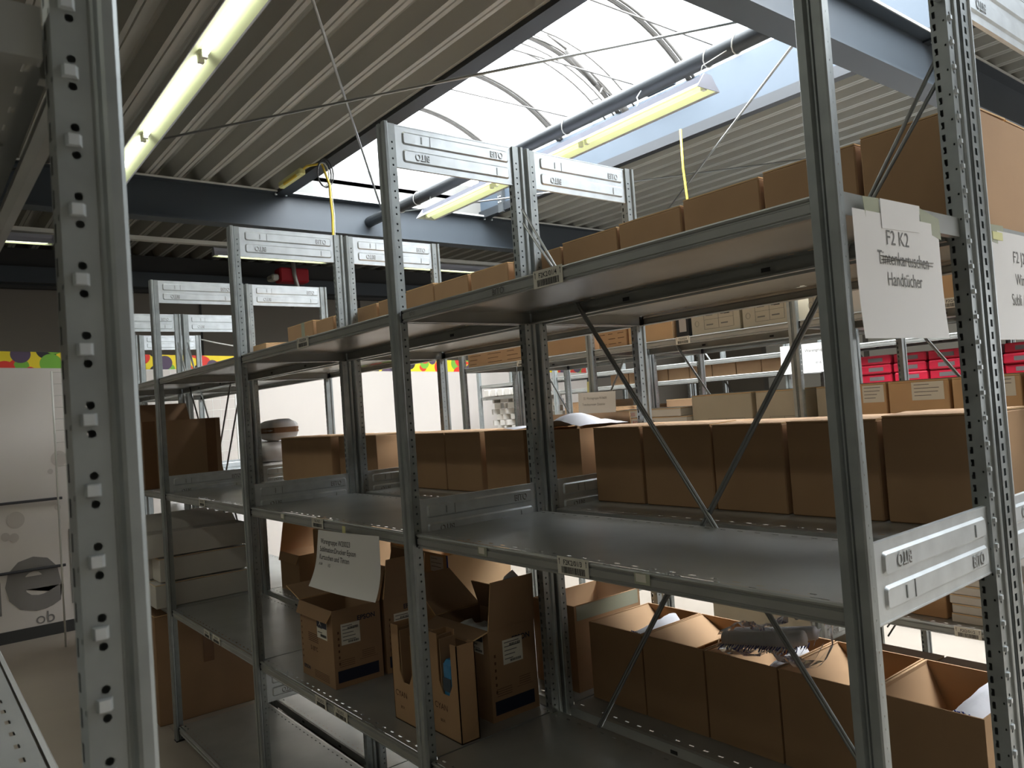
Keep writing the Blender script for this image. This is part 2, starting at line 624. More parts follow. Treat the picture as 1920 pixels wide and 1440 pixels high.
def trough_lamp(name, p0, p1, label, lit, w=0.075, group=None, glow=2.0):
    """fluorescent trough running between p0 and p1 (both at the same height)"""
    p0, p1 = Vector(p0), Vector(p1)
    L = (p1 - p0).length
    ang = math.atan2(p1.y - p0.y, p1.x - p0.x)
    o = empty(name, p0, label, 'lamp', group, ang)
    b = MB()
    b.extrude([(-0.03, 0.085), (0.03, 0.085), (0.03, 0.05), (w, 0.0), (w - 0.004, 0.0), (0.026, 0.046), (-0.026, 0.046), (-w + 0.004, 0.0), (-w, 0.0), (-0.03, 0.05)],
              'x', 0, L, 'lamp_body', closed=True)
    b.obj('housing', o)
    r = MB()
    r.extrude([(-w + 0.005, 0.001), (-0.026, 0.044), (0.026, 0.044), (w - 0.005, 0.001)], 'x', 0.004, L - 0.004, 'lamp_reflector' if lit else 'reflector_glow')
    r.obj('reflector', o)
    e = MB()
    for x in (-0.006, L):
        e.slab([(x, -w, 0), (x, w, 0), (x, 0.03, 0.088), (x, -0.03, 0.088)], (1, 0, 0), 0.006, 'lamp_body')
    e.obj('end_cap', o)
    if lit:
        li = bpy.data.lights.new('lamp_light', 'AREA')
        li.shape = 'RECTANGLE'
        li.size, li.size_y = L, 0.12
        li.energy = glow * L
        li.color = (1.0, 0.985, 0.94)
        lo_ = bpy.data.objects.new('lamp_light', li)
        COL.objects.link(lo_)
        lo_.parent = o
        lo_.location = (L / 2, 0, -0.004)
    n = max(1, round(L / 1.25))
    for i in range(n):
        t = MB()
        a0, a1 = L * i / n + 0.03, L * (i + 1) / n - 0.03
        t.tube([(a0, 0, 0.022), (a1, 0, 0.022)], 0.013, 'tube' if lit else 'tube_glow', 10)
        tt = t.obj('tube', o)
        h = MB()
        for a in (a0, a1):
            h.box(a - 0.012, a + 0.012, -0.014, 0.014, 0.005, 0.05, 'cable_white')
        h.obj('tube_holder', o)
    return o


trough_lamp('fluorescent_lamp', (-5.70, 0.14, 3.47), (-0.75, 0.07, 3.47), 'long lit fluorescent trough lamp on the left running above the aisle', True, 0.085)
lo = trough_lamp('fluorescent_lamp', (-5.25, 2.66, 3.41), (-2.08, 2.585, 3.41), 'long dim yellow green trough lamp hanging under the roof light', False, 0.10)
b = MB()
b.tube([(0.05, 0.0, 0.10), (0.04, 0.03, 0.16), (0.03, 0.06, 0.30)], 0.003, 'cable_white', 5)
L2 = 3.17
b.tube([(L2 - 0.05, 0, 0.10), (L2 - 0.04, 0.02, 0.16), (L2 + 0.08, 0.1, 0.22), (L2 + 0.02, 0.12, 0.32)], 0.003, 'cable_white', 5)
for a in (0.75, 2.6):
    b.tube([(a, 0.0, 0.08), (a + 0.02, 0.02, 0.13), (a - 0.02, 0.05, 0.18), (a, 0.09, 0.24)], 0.004, 'steel_bright', 5)
b.obj('suspension_chain', lo)
trough_lamp('fluorescent_lamp', (-7.70, -2.6, 3.49), (-7.66, 0.06, 3.49), 'lit fluorescent lamp at the far left edge beyond the far beam', True, 0.05)
trough_lamp('fluorescent_lamp', (-7.70, 1.55, 3.49), (-7.70, 2.85, 3.49), 'lit fluorescent lamp half hidden behind the second pair of top panels', True, 0.05)
trough_lamp('fluorescent_lamp', (-7.70, 3.85, 3.49), (-7.70, 6.3, 3.49), 'lit fluorescent lamp low behind the brown boxes of the top shelf', True, 0.05)
for i, (x0_, x1_, y_) in enumerate(((-5.5, -0.6, -2.3), (0.4, 5.0, -2.3), (-5.5, -0.6, -4.4), (0.4, 5.0, -4.4))):  # unseen lamp rows added as front fill for the racks
    trough_lamp('fluorescent_lamp', (x0_, y_, 3.47), (x1_, y_, 3.47), 'added unseen fill lamp trough behind the camera, %s' % ('nearer row left', 'nearer row right', 'farther row left', 'farther row right')[i], True, 0.085, glow=1.3)
b = MB(); b.box(-7.74, -7.66, -6, 10, 3.60, 3.64, 'duct_white'); tag(b.obj('cable_tray'), 'long pale cable tray carrying the row of far lamps', 'cable tray')

# yellow cable with socket fixture by the roof light edge
o = empty('cable_reel_outlet', (-5.6, 1.63, 3.80), 'yellow hand lamp clipped under the roof deck beside the roof light edge', 'lamp')
b = MB()
b.bbox(-0.42, 0.05, -0.02, 0.04, -0.03, 0.03, 'tape_yellow', 0.012); b.obj('housing', o)
b = MB(); b.bbox(-0.30, -0.02, -0.025, -0.005, -0.036, 0.0, 'cable_yellow', 0.008); b.obj('diffuser', o)
b = MB()
pth = [(-5.75, 1.64, 3.80), (-5.5, 1.66, 3.83), (-5.3, 1.70, 3.80), (-5.22, 1.72, 3.6)]
for k in range(14):
    pth.append((-5.22 + 0.004 * math.sin(k * 2.1), 1.72 + 0.006 * math.sin(k * 1.3), 3.5 - k * 0.16))
b.tube(pth, 0.010, 'cable_yellow', 7)
b.tube([(p[0] + 0.012, p[1] + 0.012, p[2]) for p in pth[3:]], 0.004, 'cable_white', 5)
tag(b.obj('power_cable'), 'yellow power cable hanging straight down in front of the far beam', 'cable')
b = MB()
for k in range(3):
    b.tube([(-5.28 + 0.02 * k, 1.70 + (0.05 + 0.01 * k) * math.cos(a), 3.70 + (0.10 + 0.01 * k) * math.sin(a)) for a in [i * math.pi / 8 for i in range(17)]], 0.005, 'cable_black' if k else 'cable_white', 5)
tag(b.obj('cable_coil'), 'loop of black cable hung beside the yellow cable', 'cable')
b = MB(); b.tube([(-3.3, 3.88, 3.80), (-3.32, 3.90, 3.5), (-3.30, 3.9, 3.2), (-3.32, 3.9, 2.6)], 0.009, 'cable_yellow', 6)
tag(b.obj('power_cable'), 'short yellow cable hanging behind the brown boxes under the right roof deck', 'cable')

# red alarm box
o = empty('alarm_siren', (-9.1, 2.98, 3.50), 'dark red box hung under the far roof between the racks', 'alarm')
b = MB(); b.bbox(-0.1, 0.1, -0.18, 0.22, -0.0, 0.19, 'red', 0.02); b.obj('housing', o)
b = MB(); b.bbox(-0.12, 0.08, -0.28, -0.18, 0.02, 0.10, 'duct_white', 0.02); b.obj('horn', o)
b = MB(); b.tube([(-9.0, 2.98, 3.84), (-9.0, 2.99, 3.6), (-9.0, 3.03, 3.42), (-9.2, 3.1, 3.30), (-9.5, 3.15, 3.25)], 0.03, 'alu', 10)
tag(b.obj('flexible_hose'), 'bent grey pipe passing in front of the red box', 'pipe')

# opening mechanism in the roof light
o = empty('smoke_vent_opener', (-4.2, 3.1, 4.4), 'metal opening mechanism of rails and cylinders inside the roof light', 'mechanism')
b = MB()
for dx in (-0.16, -0.05, 0.08, 0.2):
    A = arc(16, RAD - 0.09, -0.95, 0.98)
    b.tube([(-4.15 + dx, p[0], p[1]) for p in A], 0.009, 'frame_dark', 5)
A = arc(12, RAD - 0.07, -0.9, 0.2)
b.extrude([(-4.16, 0), (-4.02, 0)], 'z', 0, 0.001, 'curb')
r = b.obj('rail'); r.parent = o; r.matrix_parent_inverse = Matrix.Translation((4.2, -3.1, -4.4))
b = MB()
b.tube([(-4.0, 3.35, 4.62), (-4.05, 3.72, 4.42)], 0.026, 'frame_dark', 10)
b.tube([(-4.0, 3.15, 4.70), (-4.0, 3.36, 4.62)], 0.012, 'frame_dark', 8)
b.tube([(-4.0, 3.95, 4.32), (-4.05, 4.12, 4.20)], 0.035, 'frame_dark', 10)
b.tube([(-4.55, 2.55, 4.60), (-4.42, 2.62, 4.60)], 0.024, 'frame_dark', 8)
r = b.obj('cylinder'); r.parent = o; r.matrix_parent_inverse = Matrix.Translation((4.2, -3.1, -4.4))
b = MB()
rnd = random.Random(5)
for k in range(9):
    p = Vector((-4.1 + rnd.uniform(-0.1, 0.16), 3.8 + rnd.uniform(-0.05, 0.3), 4.42 + rnd.uniform(-0.12, 0.1)))
    q = p + Vector((rnd.uniform(-0.1, 0.1), rnd.uniform(-0.05, 0.1), rnd.uniform(-0.1, 0.08)))
    b.tube([p, q], 0.008, 'frame_dark', 5)
b.box(-3.75, -3.45, 3.98, 4.06, 4.26, 4.31, 'curb')
r = b.obj('bracket'); r.parent = o; r.matrix_parent_inverse = Matrix.Translation((4.2, -3.1, -4.4))

# ------------------------------------------------------------------ shelving racks
BW = 1.3            # bay width
TP = 0.0473         # tab pitch of the uprights
ZT = 2.50


def upright_mesh(h, end_slots=False, tabs=False):
    """upright: outer face at y=-0.03, slotted inner face at y=0.010, x from -0.036 to 0"""
    b = MB()
    prof = [(-0.033, -0.0165), (-0.037, -0.0185), (-0.038, -0.021), (-0.038, -0.028), (-0.036, -0.031), (-0.0225, -0.031), (-0.0190, -0.0240), (-0.0170, -0.0240),
            (-0.0158, -0.0275), (-0.0142, -0.0275), (-0.0130, -0.0240), (-0.0115, -0.0240), (-0.0085, -0.031), (0.005, -0.031), (0.0075, -0.0285), (0.008, -0.021), (0.0065, -0.0180), (-0.003, -0.0165)]
    b.extrude(prof, 'z', 0, h, 'steel')
    b.extrude([(-0.003, -0.0165), (-0.0045, -0.0145), (-0.0045, -0.0135), (-0.003, -0.0125)], 'z', 0, h, 'steel')
    b.extrude([(-0.033, -0.0125), (-0.0315, -0.0135), (-0.0315, -0.0145), (-0.033, -0.0165)], 'z', 0, h, 'steel')
    n = int(h / TP)
    cells = []
    for k in range(n):
        z0 = k * TP
        zc = z0 + TP / 2
        cells.append((z0, z0 + 0.005))
        cells.append((z0 + 0.005, zc - 0.005, 0.011, zc - 0.0095, 0.003, 0.003, True))
        cells.append((zc - 0.005, zc + 0.005))
        cells.append((zc + 0.005, z0 + TP - 0.005, 0.011, zc + 0.0095, 0.003, 0.003, True))
        cells.append((z0 + TP - 0.005, z0 + TP))
    cells.append((n * TP, h))
    if end_slots:
        sl = []
        for k in range(2 * n):
            z0 = k * TP / 2
            sl.append((z0, z0 + TP / 2, 0.014, z0 + TP / 4, 0.0055, 0.0068, False))
        b.holes((0.0082, -0.031, 0), (0, 1, 0), (0, 0, 1), 0.036, sl, 'steel')
        b.extrude([(0.0082, 0.005), (0.012, 0.006), (0.012, 0.010), (-0.003, 0.010)], 'z', 0, h, 'steel_bright')
    else:
        b.holes((-0.003, -0.0125, 0), (0, 1, 0), (0, 0, 1), 0.0225, cells, 'steel')
    b.holes((-0.033, -0.0125, 0), (0, 1, 0), (0, 0, 1), 0.0225, cells, 'steel')
    for k in range(n):
        zc = k * TP + TP / 2
        if tabs:
            b.add([(-0.033, -0.0055, zc - 0.0042), (-0.033, 0.0048, zc - 0.0042), (-0.0376, 0.0036, zc - 0.0038), (-0.0376, -0.0030, zc - 0.0038),
                   (-0.033, -0.0055, zc + 0.0042), (-0.033, 0.0048, zc + 0.0042), (-0.0376, 0.0036, zc + 0.0038), (-0.0376, -0.0030, zc + 0.0038)],
                  [(3, 2, 1, 0), (5, 6, 7, 4), (2, 6, 5, 1), (3, 7, 6, 2), (0, 4, 7, 3)], 'steel_bright')
    # slotted inner face
    sl = []
    for k in range(2 * n):
        z0 = k * TP / 2
        sl.append((z0, z0 + TP / 2, 0.010, z0 + TP / 4, 0.003, 0.0065, False))
    sl.append((n * TP, h))
    b.holes((-0.020, 0.010, 0), (1, 0, 0), (0, 0, 1), 0.017, sl, 'steel')
    sl = []
    for k in range(n):
        z0 = k * TP
        sl.append((z0, z0 + TP, 0.006, z0 + TP * 0.4, 0.0022, 0.0022, True))
    sl.append((n * TP, h))
    b.holes((-0.033, 0.010, 0), (1, 0, 0), (0, 0, 1), 0.013, sl, 'steel')
    b.box(-0.0395, 0.0095, -0.0325, 0.0115, 0, 0.006, 'black_plastic')
    return b.mesh('upright')


def shelf_mesh(end=False):
    """shelf: top at z=0, x from -1.3 (behind left upright) to 0, y 0..0.447 local"""
    b = MB()
    x0, x1 = -BW + 0.009, -0.039
    t = 0.036
    # slot rows along both long edges
    for (ya, yb, yc) in ((-0.006, 0.034, 0.017), (0.411, 0.452, 0.021)):
        cells = []
        n = 26
        L = x1 - x0
        for k in range(n):
            a = L * k / n
            cells.append((a, a + L / n, yc, a + L / n / 2, 0.0028, 0.0075, False))
        b.holes((x0, ya, 0), (0, 1, 0), (1, 0, 0), yb - ya, cells, 'steel_shelf')
    b.quad((x0, 0.034, 0), (x1, 0.034, 0), (x1, 0.411, 0), (x0, 0.411, 0), 'steel_shelf')
    # front lip with its beads
    f = [(-0.006, 0.0), (-0.0115, -0.001), (-0.0135, -0.004), (-0.0125, -0.0075), (-0.010, -0.009), (-0.010, -0.011), (-0.0135, -0.013), (-0.0135, -0.027),
         (-0.011, -0.029), (-0.011, -0.031), (-0.014, -0.033), (-0.013, -t), (-0.004, -t - 0.001), (0.004, -t + 0.002)]
    b.extrude([(y - 0.003, z) for y, z in f], 'x', x0, x1, 'steel_shelf')
    g = [(0.452, 0.0), (0.462, -0.002), (0.463, -t), (0.450, -t), (0.449, -t + 0.004)]
    b.extrude(g, 'x', x0, x1, 'steel_shelf')
    # dark square hole of the rear lip
    for xx in (x0 + 0.42, x0 + 0.86):
        b.box(xx - 0.012, xx + 0.012, 0.4635, 0.4645, -0.024, -0.014, 'black_plastic')
        b.box(xx - 0.012, xx + 0.012, 0.4510, 0.4520, -0.024, -0.014, 'black_plastic')
    # end lips
    b.extrude([(x0, 0.0), (x0, -t), (x0 + 0.014, -t)], 'y', -0.012, 0.455, 'steel_shelf')
    b.quad((-BW + 0.001, 0.014, 0), (x0, 0.014, 0), (x0, 0.432, 0), (-BW + 0.001, 0.432, 0), 'steel_shelf')
    b.extrude([(x1, 0.0), (x1, -t), (x1 - 0.014, -t)], 'y', -0.012, 0.012, 'steel_shelf')
    b.extrude([(-0.006, 0.0), (-0.006, -t), (-0.020, -t)], 'y', 0.014, 0.432, 'steel_shelf')
    b.quad((x1, 0.014, 0), (-0.006, 0.014, 0), (-0.006, 0.432, 0), (x1, 0.432, 0), 'steel_shelf')
    # rubber corner
    b.box(x0, x0 + 0.006, -0.017, 0.0, -t, -0.004, 'black_plastic')
    return b.mesh('shelf')


def rrect(u0, u1, v0, v1, r, n=4):
    pts = []
    for cu, cv, a0 in ((u1 - r, v1 - r, 0), (u0 + r, v1 - r, 90), (u0 + r, v0 + r, 180), (u1 - r, v0 + r, 270)):
        for k in range(n + 1):
            a = math.radians(a0 + 90 * k / n)
            pts.append((cu + r * math.cos(a), cv + r * math.sin(a)))
    return pts


def panel_mesh(flip=False):
    """pressed side panel in the x=0 plane, y 0.008..0.439, z 0..0.121"""
    b = MB()
    m = 'steel_bright'
    y0, y1, h = 0.010, 0.438, 0.121
    b.box(-0.002, 0.0, y0, y1, 0, h, m)
    for z, s in ((h, 1), (0, -1)):
        b.box(-0.008, 0.001, y0, y1, z - 0.0015, z + 0.0015, m)
    for (v0, v1) in ((0.016, 0.054), (0.068, 0.106)):
        o = rrect(y0 + 0.022, y1 - 0.016, v0, v1, 0.009)
        i = rrect(y0 + 0.0265, y1 - 0.0205, v0 + 0.0045, v1 - 0.0045, 0.006)
        for sx, x in ((1, 0.0), (-1, -0.002)):
            n = len(o)
            vs = [(x, p[0], p[1]) for p in o] + [(x + sx * 0.0042, p[0], p[1]) for p in i]
            b.add(vs, [(k, (k + 1) % n, n + (k + 1) % n, n + k) for k in range(n)], m)
            b.add([(x + sx * 0.0042, p[0], p[1]) for p in i], [tuple(range(n))], m)
    # the maker's pressed name, upright and turned by half a turn
    xx = 0.0050
    w = 0.050
    up_ = (y1 - 0.040 - w, 0.077) if not flip else (y1 - 0.040 - w, 0.025)
    dn_ = (y0 + 0.062 + w, 0.045) if not flip else (y0 + 0.062 + w, 0.097)
    for (yy, zz), U, V in ((up_, (0, 1, 0), (0, 0, 1)), (dn_, (0, -1, 0), (0, 0, -1))):
        for dx, dm in ((0.0, 'frame_dark'),):
            b.text('BITO', (xx, yy - 0.0008, zz - 0.0008), U, V, 0.028, dm, xs=0.80, bold=0.0006)  # darker offset copy paints a shadow edge behind the letters
            b.text('BITO', (xx + 0.0005, yy + 0.001, zz + 0.001), U, V, 0.028, 'steel_bright', xs=0.80)
    b.box(0.0042, 0.0052, y0 + 0.115, y0 + 0.117, up_[1] - 0.004, up_[1] + 0.024, 'steel')
    b.box(0.0042, 0.0056, y0 + 0.085, y0 + 0.088, up_[1] + 0.0, up_[1] + 0.020, 'steel')
    b.box(0.0042, 0.0056, y1 - 0.068, y1 - 0.065, dn_[1] - 0.022, dn_[1], 'steel')
    return b.mesh('side_panel')


UP = upright_mesh(ZT)
UPE = upright_mesh(ZT, True)
UPT = upright_mesh(ZT, False, True)
SH = shelf_mesh()
PN = panel_mesh()
PNF = panel_mesh(True)
LV = (0.08, 0.704, 1.332, 1.961)


def rack(name, ybase, sgn, frames, shelves, panels, braces, label, cat='shelving', group=None, xoff=0.0, end_slots=False):
    """sgn=+1: aisle face towards -y. frames: frame indices; shelves: (bay, z); panels: (frame, z, flip); braces: bays"""
    o = empty(name, (xoff, ybase, 0), label, cat, group)
    rot = 0.0 if sgn > 0 else math.pi
    for k in frames:
        x = -BW * k
        for outer in (0, 1):
            # outer==0: the upright whose smooth face looks to -y
            me = UP
            if end_slots and k == 0 and outer == 0:
                me = UPE
            if outer == 0:
                yl = 0.0 if sgn > 0 else -0.447
                link('upright', me, o, (x, yl, 0), 0.0)
            else:
                yl = 0.447 if sgn > 0 else 0.0
                # turned by half a turn about its own middle
                link('upright', UPT if k == 0 else UP, o, (x - 0.030, yl, 0), math.pi)
    for k, z in shelves:
        x = -BW * k
        if sgn > 0:
            link('shelf', SH, o, (x, 0, z), 0.0)
        else:
            c = link('shelf', SH, o, (x, 0, z), 0.0)
            c.scale = (1, -1, 1)
    for k, z, fl in panels:
        c = link('side_panel', PNF if fl else PN, o, (-BW * k - 0.004, 0 if sgn > 0 else -0.447, z), 0.0)
    for k in braces:
        yb = 0.452 if sgn > 0 else -0.452
        for s in (1, -1):
            b = MB()
            xa, xb = -BW * k - 0.02, -BW * (k + 1) + 0.02
            if s < 0:
                xa, xb = xb, xa
            ye = yb + s * 0.005
            for d in (1, -1):
                P0, P1 = Vector((xa, ye, 2.27 + d * 0.022)), Vector((xb, ye, 0.46 + d * 0.022))
                q = lambda t: Vector((xa + (xb - xa) * t, ye, 2.27 + (0.46 - 2.27) * t + d * 0.0062))
                b.tube([P0, q(0.13), q(0.5), q(0.87), P1], 0.0042, 'steel_rod', 7)
            b.obj('brace', o)
    return o


ALL4 = lambda bays: [(k, z) for k in bays for z in LV]
TOPP = 2.376
K2 = rack('shelving_rack', 0.0, 1, range(6),
          ALL4(range(3)) + [(3, LV[1]), (3, LV[2]), (3, LV[3]), (4, LV[1]), (4, LV[3])],
          [(k, TOPP, False) for k in range(0, 6)] + [(k, 1.300, k == 0) for k in range(0, 6)] + [(k, 0.528, False) for k in (1, 2)],
          (0, 3), 'nearest galvanised steel shelving rack with smooth front posts and mostly empty shelves')
J2 = rack('shelving_rack', 0.970, -1, range(6),
          ALL4(range(3)) + [(3, LV[1]), (3, LV[2]), (3, LV[3]), (4, LV[3]), (4, LV[1])],
          [(k, TOPP, False) for k in range(0, 6)] + [(k, 1.300, k == 0) for k in range(0, 6)] + [(k, 0.528, False) for k in (1, 2, 3)],
          (3,), 'galvanised steel shelving rack back to back behind the nearest rack, filled with brown cartons', end_slots=True)
L2R = rack('shelving_rack', -1.031, -1, (0, 1), ALL4((0,)), [(k, TOPP, False) for k in (0, 1)], (0,),
           'close shelving rack cut by the left edge with one perforated post in front')
I2 = rack('shelving_rack', 2.030, 1, range(4),
          [(0, z) for z in LV] + [(1, LV[3]), (1, LV[2]), (2, LV[3]), (2, LV[2]), (1, LV[0]), (2, LV[0])],
          [(k, TOPP, False) for k in range(4)] + [(k, 0.528, False) for k in (1, 2, 3)], (1,),
          'shelving rack across the next aisle holding printed cartons and the hanging paper sheet')
H2 = rack('shelving_rack', 3.0, -1, range(4),
          [(0, z) for z in LV] + [(1, LV[3]), (2, LV[3]), (0, LV[2])], [(k, TOPP, False) for k in range(4)], (0, 2),
          'shelving rack back to back with the printed carton rack across the next aisle')
G2 = rack('shelving_rack', 4.060, 1, range(6),
          [(k, LV[3] - 0.03) for k in range(5)] + [(k, 1.795) for k in (2, 3, 4)] + [(k, LV[2]) for k in range(5)],
          [], (1, 2), 'distant shelving rack with small white tube cartons and red packages')
F2 = rack('shelving_rack', 5.030, -1, range(6), [(k, LV[3]) for k in range(5)] + [(k, LV[2]) for k in range(5)], [], (),
          'most distant shelving rack behind the red packages')


# ------------------------------------------------------------------ boxes
def carton(name, label, cat, x0, x1, y0, y1, z0, h, m='card', group=None, kind='closed', flaps=None, tape=None, rz=0.0, depth_in=0.02):
    """flaps: dict side -> (angle from horizontal outward in degrees, length fraction); closed: lid flaps laid over the top"""
    cx, cy = (x0 + x1) / 2, (y0 + y1) / 2
    o = empty(name, (cx, cy, z0), label, cat, group, rz)
    hx, hy = (x1 - x0) / 2, (y1 - y0) / 2
    b = MB()
    t = 0.004
    z1 = h
    if kind == 'closed':
        b.bbox(-hx, hx, -hy, hy, 0.0005, z1 - 0.004, m, 0.003)
        b.obj('body', o)
        for s in (-1, 1):
            f = MB()
            lift = 0.004 if s < 0 else 0.002
            f.slab([(-hx + 0.001, s * (hy - 0.001), z1 - 0.004), (hx - 0.001, s * (hy - 0.001), z1 - 0.004),
                    (hx - 0.002, s * 0.002, z1 - 0.004 + lift), (-hx + 0.002, s * 0.002, z1 - 0.004 + lift)], (0, 0, 1), 0.0035, m, 'card_edge_lit')
            f.obj('flap', o)
    else:
        b.box(-hx, hx, -hy, -hy + t, 0.0005, z1, m)
        b.box(-hx, hx, hy - t, hy, 0.0005, z1, m)
        b.box(-hx, -hx + t, -hy + t, hy - t, 0.0005, z1, m)
        b.box(hx - t, hx, -hy + t, hy - t, 0.0005, z1, m)
        b.box(-hx + t, hx - t, -hy + t, hy - t, 0.0005, 0.006, m)
        b.obj('body', o)
        flaps = flaps or {}
        for s, (ang, ln) in flaps.items():
            a = math.radians(ang)
            f = MB()
            if s in ('-y', '+y'):
                sg = -1 if s == '-y' else 1
                L = ln
                c0, c1 = Vector((-hx, sg * hy, z1)), Vector((hx, sg * hy, z1))
                d = Vector((0, sg * math.cos(a), math.sin(a))) * L
                k = Vector((min(0.02, hx * 0.1), 0, 0))
            else:
                sg = -1 if s == '-x' else 1
                L = ln
                c0, c1 = Vector((sg * hx, -hy, z1)), Vector((sg * hx, hy, z1))
                d = Vector((sg * math.cos(a), 0, math.sin(a))) * L
                k = Vector((0, min(0.02, hy * 0.1), 0))
            n = (c1 - c0).cross(d)
            f.slab([c0, c1, c1 + d - k, c0 + d + k], n, 0.004, m, 'card_edge_lit')
            f.obj('flap', o)
    if tape:
        tb = MB()
        for (side, a0, a1, w0, w1, mm) in tape:
            if side == '+x':
                tb.box(hx, hx + 0.0008, a0, a1, w0, w1, mm)
            elif side == '-y':
                tb.box(a0, a1, -hy - 0.0008, -hy, w0, w1, mm)
            elif side == 'top':
                tb.box(a0, a1, w0, w1, z1 + 0.004, z1 + 0.0048, mm)
        tb.obj('tape', o)
    return o


def sticker(parent, side, hx, hy, u0, u1, z0, z1, mm='label', lines=5, name='shipping_label', barcode=True, seed=1):
    """white label with printed lines on the +x or -y side of a carton"""
    b = MB()
    r = random.Random(seed)
    if side == '+x':
        O, U, N = Vector((hx + 0.0006, 0, 0)), Vector((0, 1, 0)), Vector((1, 0, 0))
    else:
        O, U, N = Vector((0, -hy - 0.0006, 0)), Vector((1, 0, 0)), Vector((0, -1, 0))

    def pl(a0, a1, c0, c1, d, m):
        q = [O + U * a0 + Vector((0, 0, c0)) + N * d, O + U * a1 + Vector((0, 0, c0)) + N * d,
             O + U * a1 + Vector((0, 0, c1)) + N * d, O + U * a0 + Vector((0, 0, c1)) + N * d]
        b.slab(q, N, 0.0003, m)
    pl(u0, u1, z0, z1, 0, mm)
    w, hgt = u1 - u0, z1 - z0
    for i in range(lines):
        zz = z1 - hgt * (i + 0.8) / (lines + 1)
        pl(u0 + w * 0.08, u0 + w * r.uniform(0.5, 0.92), zz, zz + hgt * 0.035, 0.0004, 'ink_grey')
    if barcode:
        a = u0 + w * 0.35
        while a < u0 + w * 0.9:
            e = a + w * r.choice((0.012, 0.02, 0.03))
            pl(a, e, z1 - hgt * 0.30, z1 - hgt * 0.18, 0.0005, 'ink')
            pl(a, e, z0 + hgt * 0.07, z0 + hgt * 0.17, 0.0005, 'ink')
            a = e + w * 0.02
    return b.obj(name, parent)


ORD = ['first', 'second', 'third', 'fourth', 'fifth', 'sixth', 'seventh', 'eighth', 'ninth', 'tenth', 'eleventh', 'twelfth', 'thirteenth', 'fourteenth', 'fifteenth']

# cartons on the rear rack's top shelf
tops = [(-0.238, -0.014, 0.245, 0.395), (-0.485, -0.250, 0.238, 0.30), (-0.733, -0.496, 0.232, 0.30), (-0.973, -0.742, 0.222, 0.30), (-1.222, -0.982, 0.218, 0.30),
        (-1.478, -1.232, 0.210, 0.30), (-1.733, -1.508, 0.214, 0.30), (-1.985, -1.750, 0.214, 0.30), (-2.20, -1.99, 0.222, 0.30), (-2.440, -2.205, 0.214, 0.30),
        (-2.655, -2.459, 0.212, 0.30), (-2.88, -2.668, 0.214, 0.30), (-3.10, -2.90, 0.214, 0.30)]
for i, (a, c, h, d) in enumerate(tops):
    lab = ('big plain brown carton at the end of the top shelf behind the tall right post' if i == 0 else
           'brown carton on the top shelf, %s left of the big end carton' % ORD[i - 1])
    carton('carton', lab, 'box', a, c, 0.553, 0.553 + d, LV[3], h, 'card', 'brown cartons along the rear top shelf')
o = carton('carton', 'brown carton with clear tape and sticker at the left of the top shelf row', 'box', -3.46, -3.13, 0.55, 0.85, LV[3], 0.225, 'card', tape=[('-y', 0.02, 0.06, 0.0, 0.225, 'tape_clear'), ('+x', -0.15, 0.15, 0.10, 0.14, 'tape_clear')])
sticker(o, '-y', 0.165, 0.15, -0.15, -0.08, 0.05, 0.11, lines=3)
carton('carton', 'small low orange brown carton alone at the far left of the top shelf', 'box', -3.86, -3.66, 0.50, 0.86, LV[3], 0.165, 'card_tan')

# cartons on the rear rack's middle shelf
mids = [(-0.310, -0.085, 0.69, 0.252), (-0.562, -0.322, 0.69, 0.246), (-0.800, -0.575, 0.69, 0.244), (-1.066, -0.806, 0.69, 0.246), (-1.285, -1.078, 0.69, 0.246),
        (-1.605, -1.350, 0.69, 0.244), (-1.900, -1.655, 0.69, 0.246), (-2.19, -1.935, 0.69, 0.245), (-2.590, -2.197, 0.69, 0.245), (-3.15, -2.745, 0.66, 0.246), (-3.84, -3.17, 0.625, 0.248)]
for i, (a, c, y, h) in enumerate(mids):
    kind = 'open' if i in (5, 6) else 'closed'
    fl = {'+y': (75, 0.045)} if kind == 'open' else None
    lab = ('plain brown carton at the right end of the middle shelf' if i == 0 else
           ('brown carton on the middle shelf, %s left of the right end carton' % ORD[i - 1]) if kind == 'closed' else
           ('open brown carton under white cloth, %s' % ('just left of the perforated post' if i == 5 else 'with raised flaps')))
    carton('carton', lab, 'box', a, c, y, y + 0.26, LV[2], h, 'card', 'brown cartons along the rear middle shelf', kind=kind, flaps=fl)
    if i in (0, 2, 3):
        pass
# white cloth draped over the open cartons
b = MB()
n, mm_ = 24, 8
vs, fs = [], []
rnd = random.Random(3)
for i in range(n + 1):
    x = -1.80 + 0.46 * i / n
    top = 0.004 + 0.048 * math.exp(-((x + 1.45) / 0.06) ** 2) + 0.004 * math.sin(i * 0.9)
    for j in range(mm_ + 1):
        y = 0.685 + 0.24 * j / mm_
        vs.append((x, y, LV[2] + 0.249 + top * (0.35 + 0.65 * math.sin(math.pi * min(1, j / mm_ * 1.1 + 0.1))) + rnd.uniform(-0.0015, 0.0015)))
for i in range(n):
    for j in range(mm_):
        a = i * (mm_ + 1) + j
        fs.append((a, a + mm_ + 1, a + mm_ + 2, a + 1))
b.add(vs, fs, 'cloth', smooth=True)
tag(b.obj('white_cloth'), 'crumpled white cloth spread over open cartons on the middle shelf', 'cloth')

